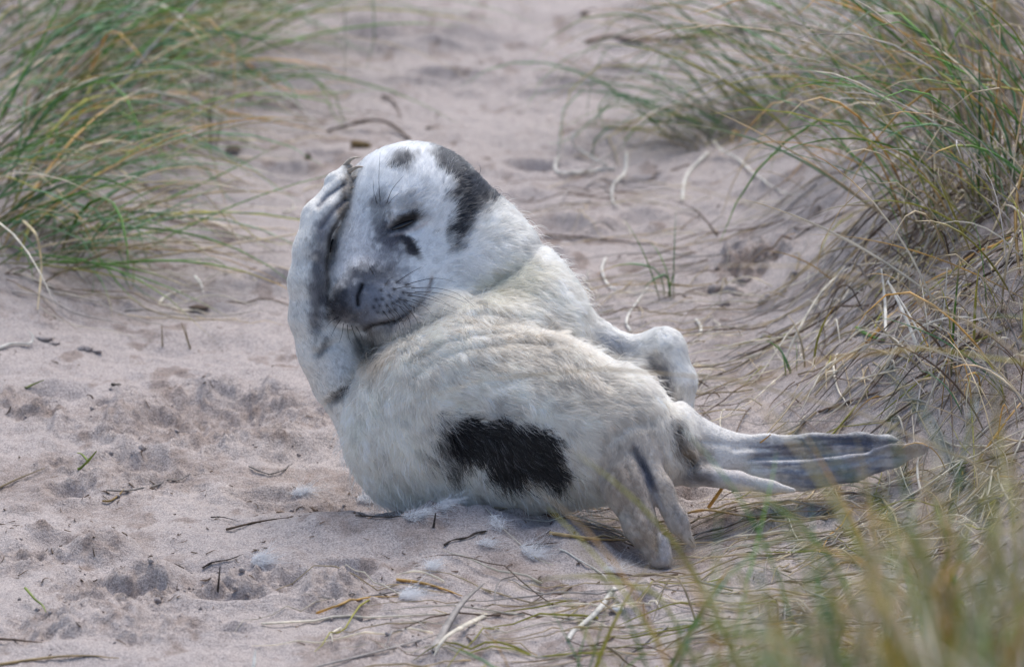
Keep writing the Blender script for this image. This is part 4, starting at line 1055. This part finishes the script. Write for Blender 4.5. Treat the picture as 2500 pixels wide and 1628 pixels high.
piece('arched_straw', 'long pale straw bow right of the folded flipper', 'straw', [(1910, 896), (1950, 800), (2010, 700), (2080, 645), (2170, 638)], .0045, PALE, M_STRAW, lifts=[.002, .04, .06, .05, .03], K=22)
piece('arched_straw', 'short white straw hanging at the hind flipper tip', 'straw', [(2250, 1208), (2240, 1160), (2242, 1120), (2262, 1108)], .0045, WHITEC, M_STRAW, lifts=[.002, .02, .035, .04])
piece('arched_straw', 'pale straw bow lying below the stretched hind flipper', 'straw', [(1930, 1228), (1970, 1200), (2040, 1184), (2100, 1190), (2150, 1220)], .0045, PALE, M_STRAW, lifts=[.002, .014, .022, .016, .002], K=20)
piece('arched_straw', 'long tan straw running under the tail from the hanging flipper', 'straw', [(1672, 1254), (1720, 1244), (1800, 1256), (1900, 1272), (2000, 1268)], .005, TAN * 1.1, M_STRAW, lifts=[.002, .01, .01, .006, .006], K=20)
piece('arched_straw', 'golden green straw leaning across the base of the hind flipper', 'straw', [(1730, 1238), (1770, 1180), (1820, 1110), (1880, 1060)], .006, GOLD * .9, M_STRAW, lifts=[.002, .04, .08, .11])
piece('green_leaf', 'short bright green grass leaf lying on the right bank sand', 'leaf', [(2092, 800), (2120, 818), (2158, 832)], .008, GREEN, M_GRASS, taper=.4)
piece('green_leaf', 'tiny green sprout on the dug sand at the left', 'sprout', [(190, 1148), (212, 1128), (236, 1100)], .006, LIME, M_GRASS, lifts=[0, .012, .026])
piece('green_leaf', 'yellowish leaf tip beside the tiny sprout on the left sand', 'sprout', [(215, 1124), (200, 1108), (188, 1104)], .0045, LIME * 1.2, M_GRASS, lifts=[.012, .018, .02])
piece('green_leaf', 'drooping yellow green blade in the lower left sand', 'leaf', [(62, 1436), (85, 1462), (104, 1478), (112, 1494)], .005, LIME, M_GRASS, lifts=[.018, .016, .012, .002])
piece('green_leaf', 'small green blade above the rough sand on the left', 'leaf', [(62, 948), (85, 936), (108, 926)], .005, LIME * .8, M_GRASS, lifts=[0, .006, .014])
# loose crumbs of damp sand lying in the rough patches
def crumbs(n):
    tv = np.array([[0, 0, 1], [.94, 0, -.33], [-.47, .82, -.33], [-.47, -.82, -.33], [.6, .6, .5], [-.7, .1, .6], [.1, -.8, .5], [0, 0, -1]], float)
    f = [(0, 4, 5), (0, 5, 6), (0, 6, 4), (4, 1, 2), (4, 2, 5), (5, 2, 3), (5, 3, 6), (6, 3, 1), (6, 1, 4), (7, 2, 1), (7, 3, 2), (7, 1, 3)]
    V, Fc, k = [], [], 0
    wts = np.array([b[2] * b[3] * b[4] for b in ROUGH]); wts = wts / wts.sum()
    for _ in range(n):
        b = ROUGH[rng.choice(len(ROUGH), p=wts)]; cx, cy, rx, ry = blob_xy(b)
        r = math.sqrt(rng.random()) * 1.05; a = rng.random() * 6.283
        x, y = cx + rx * r * math.cos(a), cy + ry * r * math.sin(a)
        sz = min(.001 + rng.exponential(.0014), .008)
        v = tv * rng.uniform(.7, 1.3, (8, 1)) * sz; an = rng.random() * 6.283; c_, s_ = math.cos(an), math.sin(an)
        v = np.stack([v[:, 0] * c_ - v[:, 1] * s_, v[:, 0] * s_ + v[:, 1] * c_, v[:, 2] * .8], -1) + np.array([x, y, hz(x, y) + sz * .35])
        V.append(v); Fc.append(np.array(f) + k); k += 8
    o = mesh_obj('sand_crumbs', np.concatenate(V), np.concatenate(Fc), M_SAND)
    a = o.data.attributes.new('damp', 'FLOAT', 'POINT'); a.data.foreach_set('value', np.full(k, .12, np.float32))
    o['kind'] = 'stuff'
crumbs(220)
# pale tufts of moulted fur
def fluff(px, py, rx, ry, n, label, az=0.0):
    c = ground_at(px, py); c[2] = hz(c[0], c[1]); K = 6
    t = np.linspace(0, 1, K)[None, :, None]
    th = rng.uniform(0, 2 * np.pi, n); rr = np.sqrt(rng.random(n)) * .6
    root = np.stack([c[0] + rx * S * rr * np.cos(th), c[1] + 2.2 * ry * S * rr * np.sin(th), np.zeros(n)], -1)
    root[:, 2] = gh(root[:, 0], root[:, 1]) + .0015 + rng.random(n) * ry * S * .7
    a = az + rng.normal(0, .8, n); L = rng.uniform(.5, 1.3, n) * rx * S
    d = np.stack([np.cos(a), np.sin(a) * .8, rng.normal(.18, .25, n)], -1)
    curl = rng.normal(0, .5, (n, 1, 3)) * np.array([1, 1, .5])
    pts = root[:, None] + L[:, None, None] * (d[:, None] * t + curl * t ** 2)
    pts[:, :, 2] = np.maximum(pts[:, :, 2], gh(pts[:, :, 0], pts[:, :, 1]) + .001)
    rad = np.full((n, K), .00016) * np.linspace(1, .5, K)[None]
    o = hair_obj('fur_tuft', pts, rad, np.full((n, 3), .85), M_FLUFF, None, loc=tuple(c))
    tag(o, label, 'fur tuft', 'tufts of moulted white fur on the sand')
fluff(632, 1374, 34, 11, 260, 'white fur tuft alone on the sand left of the belly, with a pointed tail')
fluff(892, 1224, 40, 12, 300, 'white fur tuft against the sand at the left foot of the belly')
fluff(1084, 1236, 32, 14, 200, 'white fur tuft right beside the upright black twig')
fluff(1215, 1286, 26, 22, 180, 'white fur tuft on the sand straight below the black patch', 1.8)
fluff(1292, 1356, 40, 15, 240, 'wide white fur tuft in front, right of the forked twig')
fluff(1052, 1390, 28, 16, 200, 'small white fur tuft between the forked twig and the golden straw', .6)
fluff(994, 1462, 34, 20, 300, 'dense white fur tuft beside the golden straw at the bottom', .5)
fluff(1490, 1396, 36, 10, 120, 'thin white fur tuft on the sand left below the hanging flipper')
fluff(1010, 1270, 50, 10, 160, 'thin veil of white fur left of the upright black twig')
fluff(730, 1208, 40, 10, 180, 'faint white fur tuft on the low sand mound left of the belly')
fluff(2378, 1015, 18, 22, 180, 'white fur tuft caught in the grass at the right edge', 1.4)
fluff(2052, 744, 34, 10, 200, 'white fur tuft among straw right of the dug sand pile')
fluff(1180, 1330, 30, 8, 90, 'faint wisp of white fur right of the forked twig')
# lumps
def lump(name, label, cat, px, py, rx, ry, col, mat, group=None, rough=.25, sub=2):
    c = ground_at(px, py); c[2] = hz(c[0], c[1])
    bm_v, bm_f = ellipsoid(np.zeros(3), [np.array([1., 0, 0]), np.array([0, 1., 0]), np.array([0, 0, 1.])], (rx * S, rx * S * .9, ry * S), 14, 9)
    ph = rng.uniform(0, 6, 3)
    nse = 1 + rough * (np.sin(bm_v[:, 0] / (rx * S) * 3 + ph[0]) * np.cos(bm_v[:, 1] / (rx * S) * 3.3 + ph[1]) + .6 * np.sin(bm_v[:, 2] / (ry * S) * 4 + ph[2])) + rough * .35 * rng.normal(0, 1, len(bm_v))
    V = bm_v * nse[:, None] + c + np.array([0, 0, ry * S * (.1 if mat is M_SAND else .3)])
    o = mesh_obj(name, V, bm_f, mat, None, np.broadcast_to(np.asarray(col), (len(V), 3)), loc=tuple(c))
    if mat is M_SAND:
        a = o.data.attributes.new('damp', 'FLOAT', 'POINT'); a.data.foreach_set('value', np.full(len(V), 0.0, np.float32))
    return tag(o, label, cat, group)
lump('bark_flake', 'dark flat bark flake on the sand left of the pup head', 'bark', 568, 366, 28, 6, TWIG, M_WOOD)
lump('bark_flake', 'olive brown bark lump peeking out behind the raised flipper', 'bark', 882, 362, 32, 16, np.array([.16, .11, .05]), M_WOOD)
lump('pebble', 'small dark pebble far back right of the crooked twig', 'pebble', 1048, 314, 11, 5, TWIG * .8, M_WOOD)
lump('pebble', 'dark round bark piece near the far end of the long stick', 'bark', 1426, 36, 16, 8, TWIG, M_WOOD)
lump('bark_flake', 'slanted dark bark sliver left of the raised flipper tip', 'bark', 752, 388, 10, 14, TWIG * 1.4, M_WOOD)
lump('bark_flake', 'dark bark piece lying on the sand level with the nose', 'bark', 485, 750, 22, 3, TWIG * .9, M_WOOD)
lump('bark_flake', 'tiny black bark chip on open sand far left of the belly', 'bark', 284, 941, 12, 4, DKTWIG, M_WOOD)
lump('shell', 'broken white shell piece in the bottom grass', 'shell', 1508, 1488, 20, 9, (.8, .8, .8), M_SHELL, rough=.15)
lump('bark_flake', 'reddish brown bark piece lying in front of the belly', 'bark', 1345, 1258, 20, 4, np.array([.16, .09, .06]), M_WOOD)
CL = 'sand clods in the dug pile'
for px, py, r, lab in [(1790, 715, 27, 'largest sand clod, in the middle of the dug pile on the right'), (1745, 712, 22, 'rough sand clod at the left end of the dug pile'),
                       (1875, 735, 22, 'rough sand clod at the lower right of the dug pile'), (1768, 744, 16, 'sand clod at the very front of the dug pile'),
                       (1815, 686, 17, 'sand clod at the back of the dug pile, behind the largest'), (1940, 672, 13, 'small sand clod at the far right back of the dug pile')]:
    lump('sand_clod', lab, 'sand clod', px, py, r, r * .75, (.4, .3, .25), M_SAND, CL, rough=.34)
CL = 'sand clods at the left'
for px, py, r, lab in [(106, 826, 24, 'biggest rounded sand clod at the left below the grass'), (130, 838, 15, 'small sand clod touching the biggest one at the left'),
                       (206, 850, 21, 'flat sand clod at the left, middle of the row'), (236, 858, 14, 'small sand clod at the right end of the left row')]:
    lump('sand_clod', lab, 'sand clod', px, py, r, r * .38, (.4, .3, .25), M_SAND, CL, rough=.2)
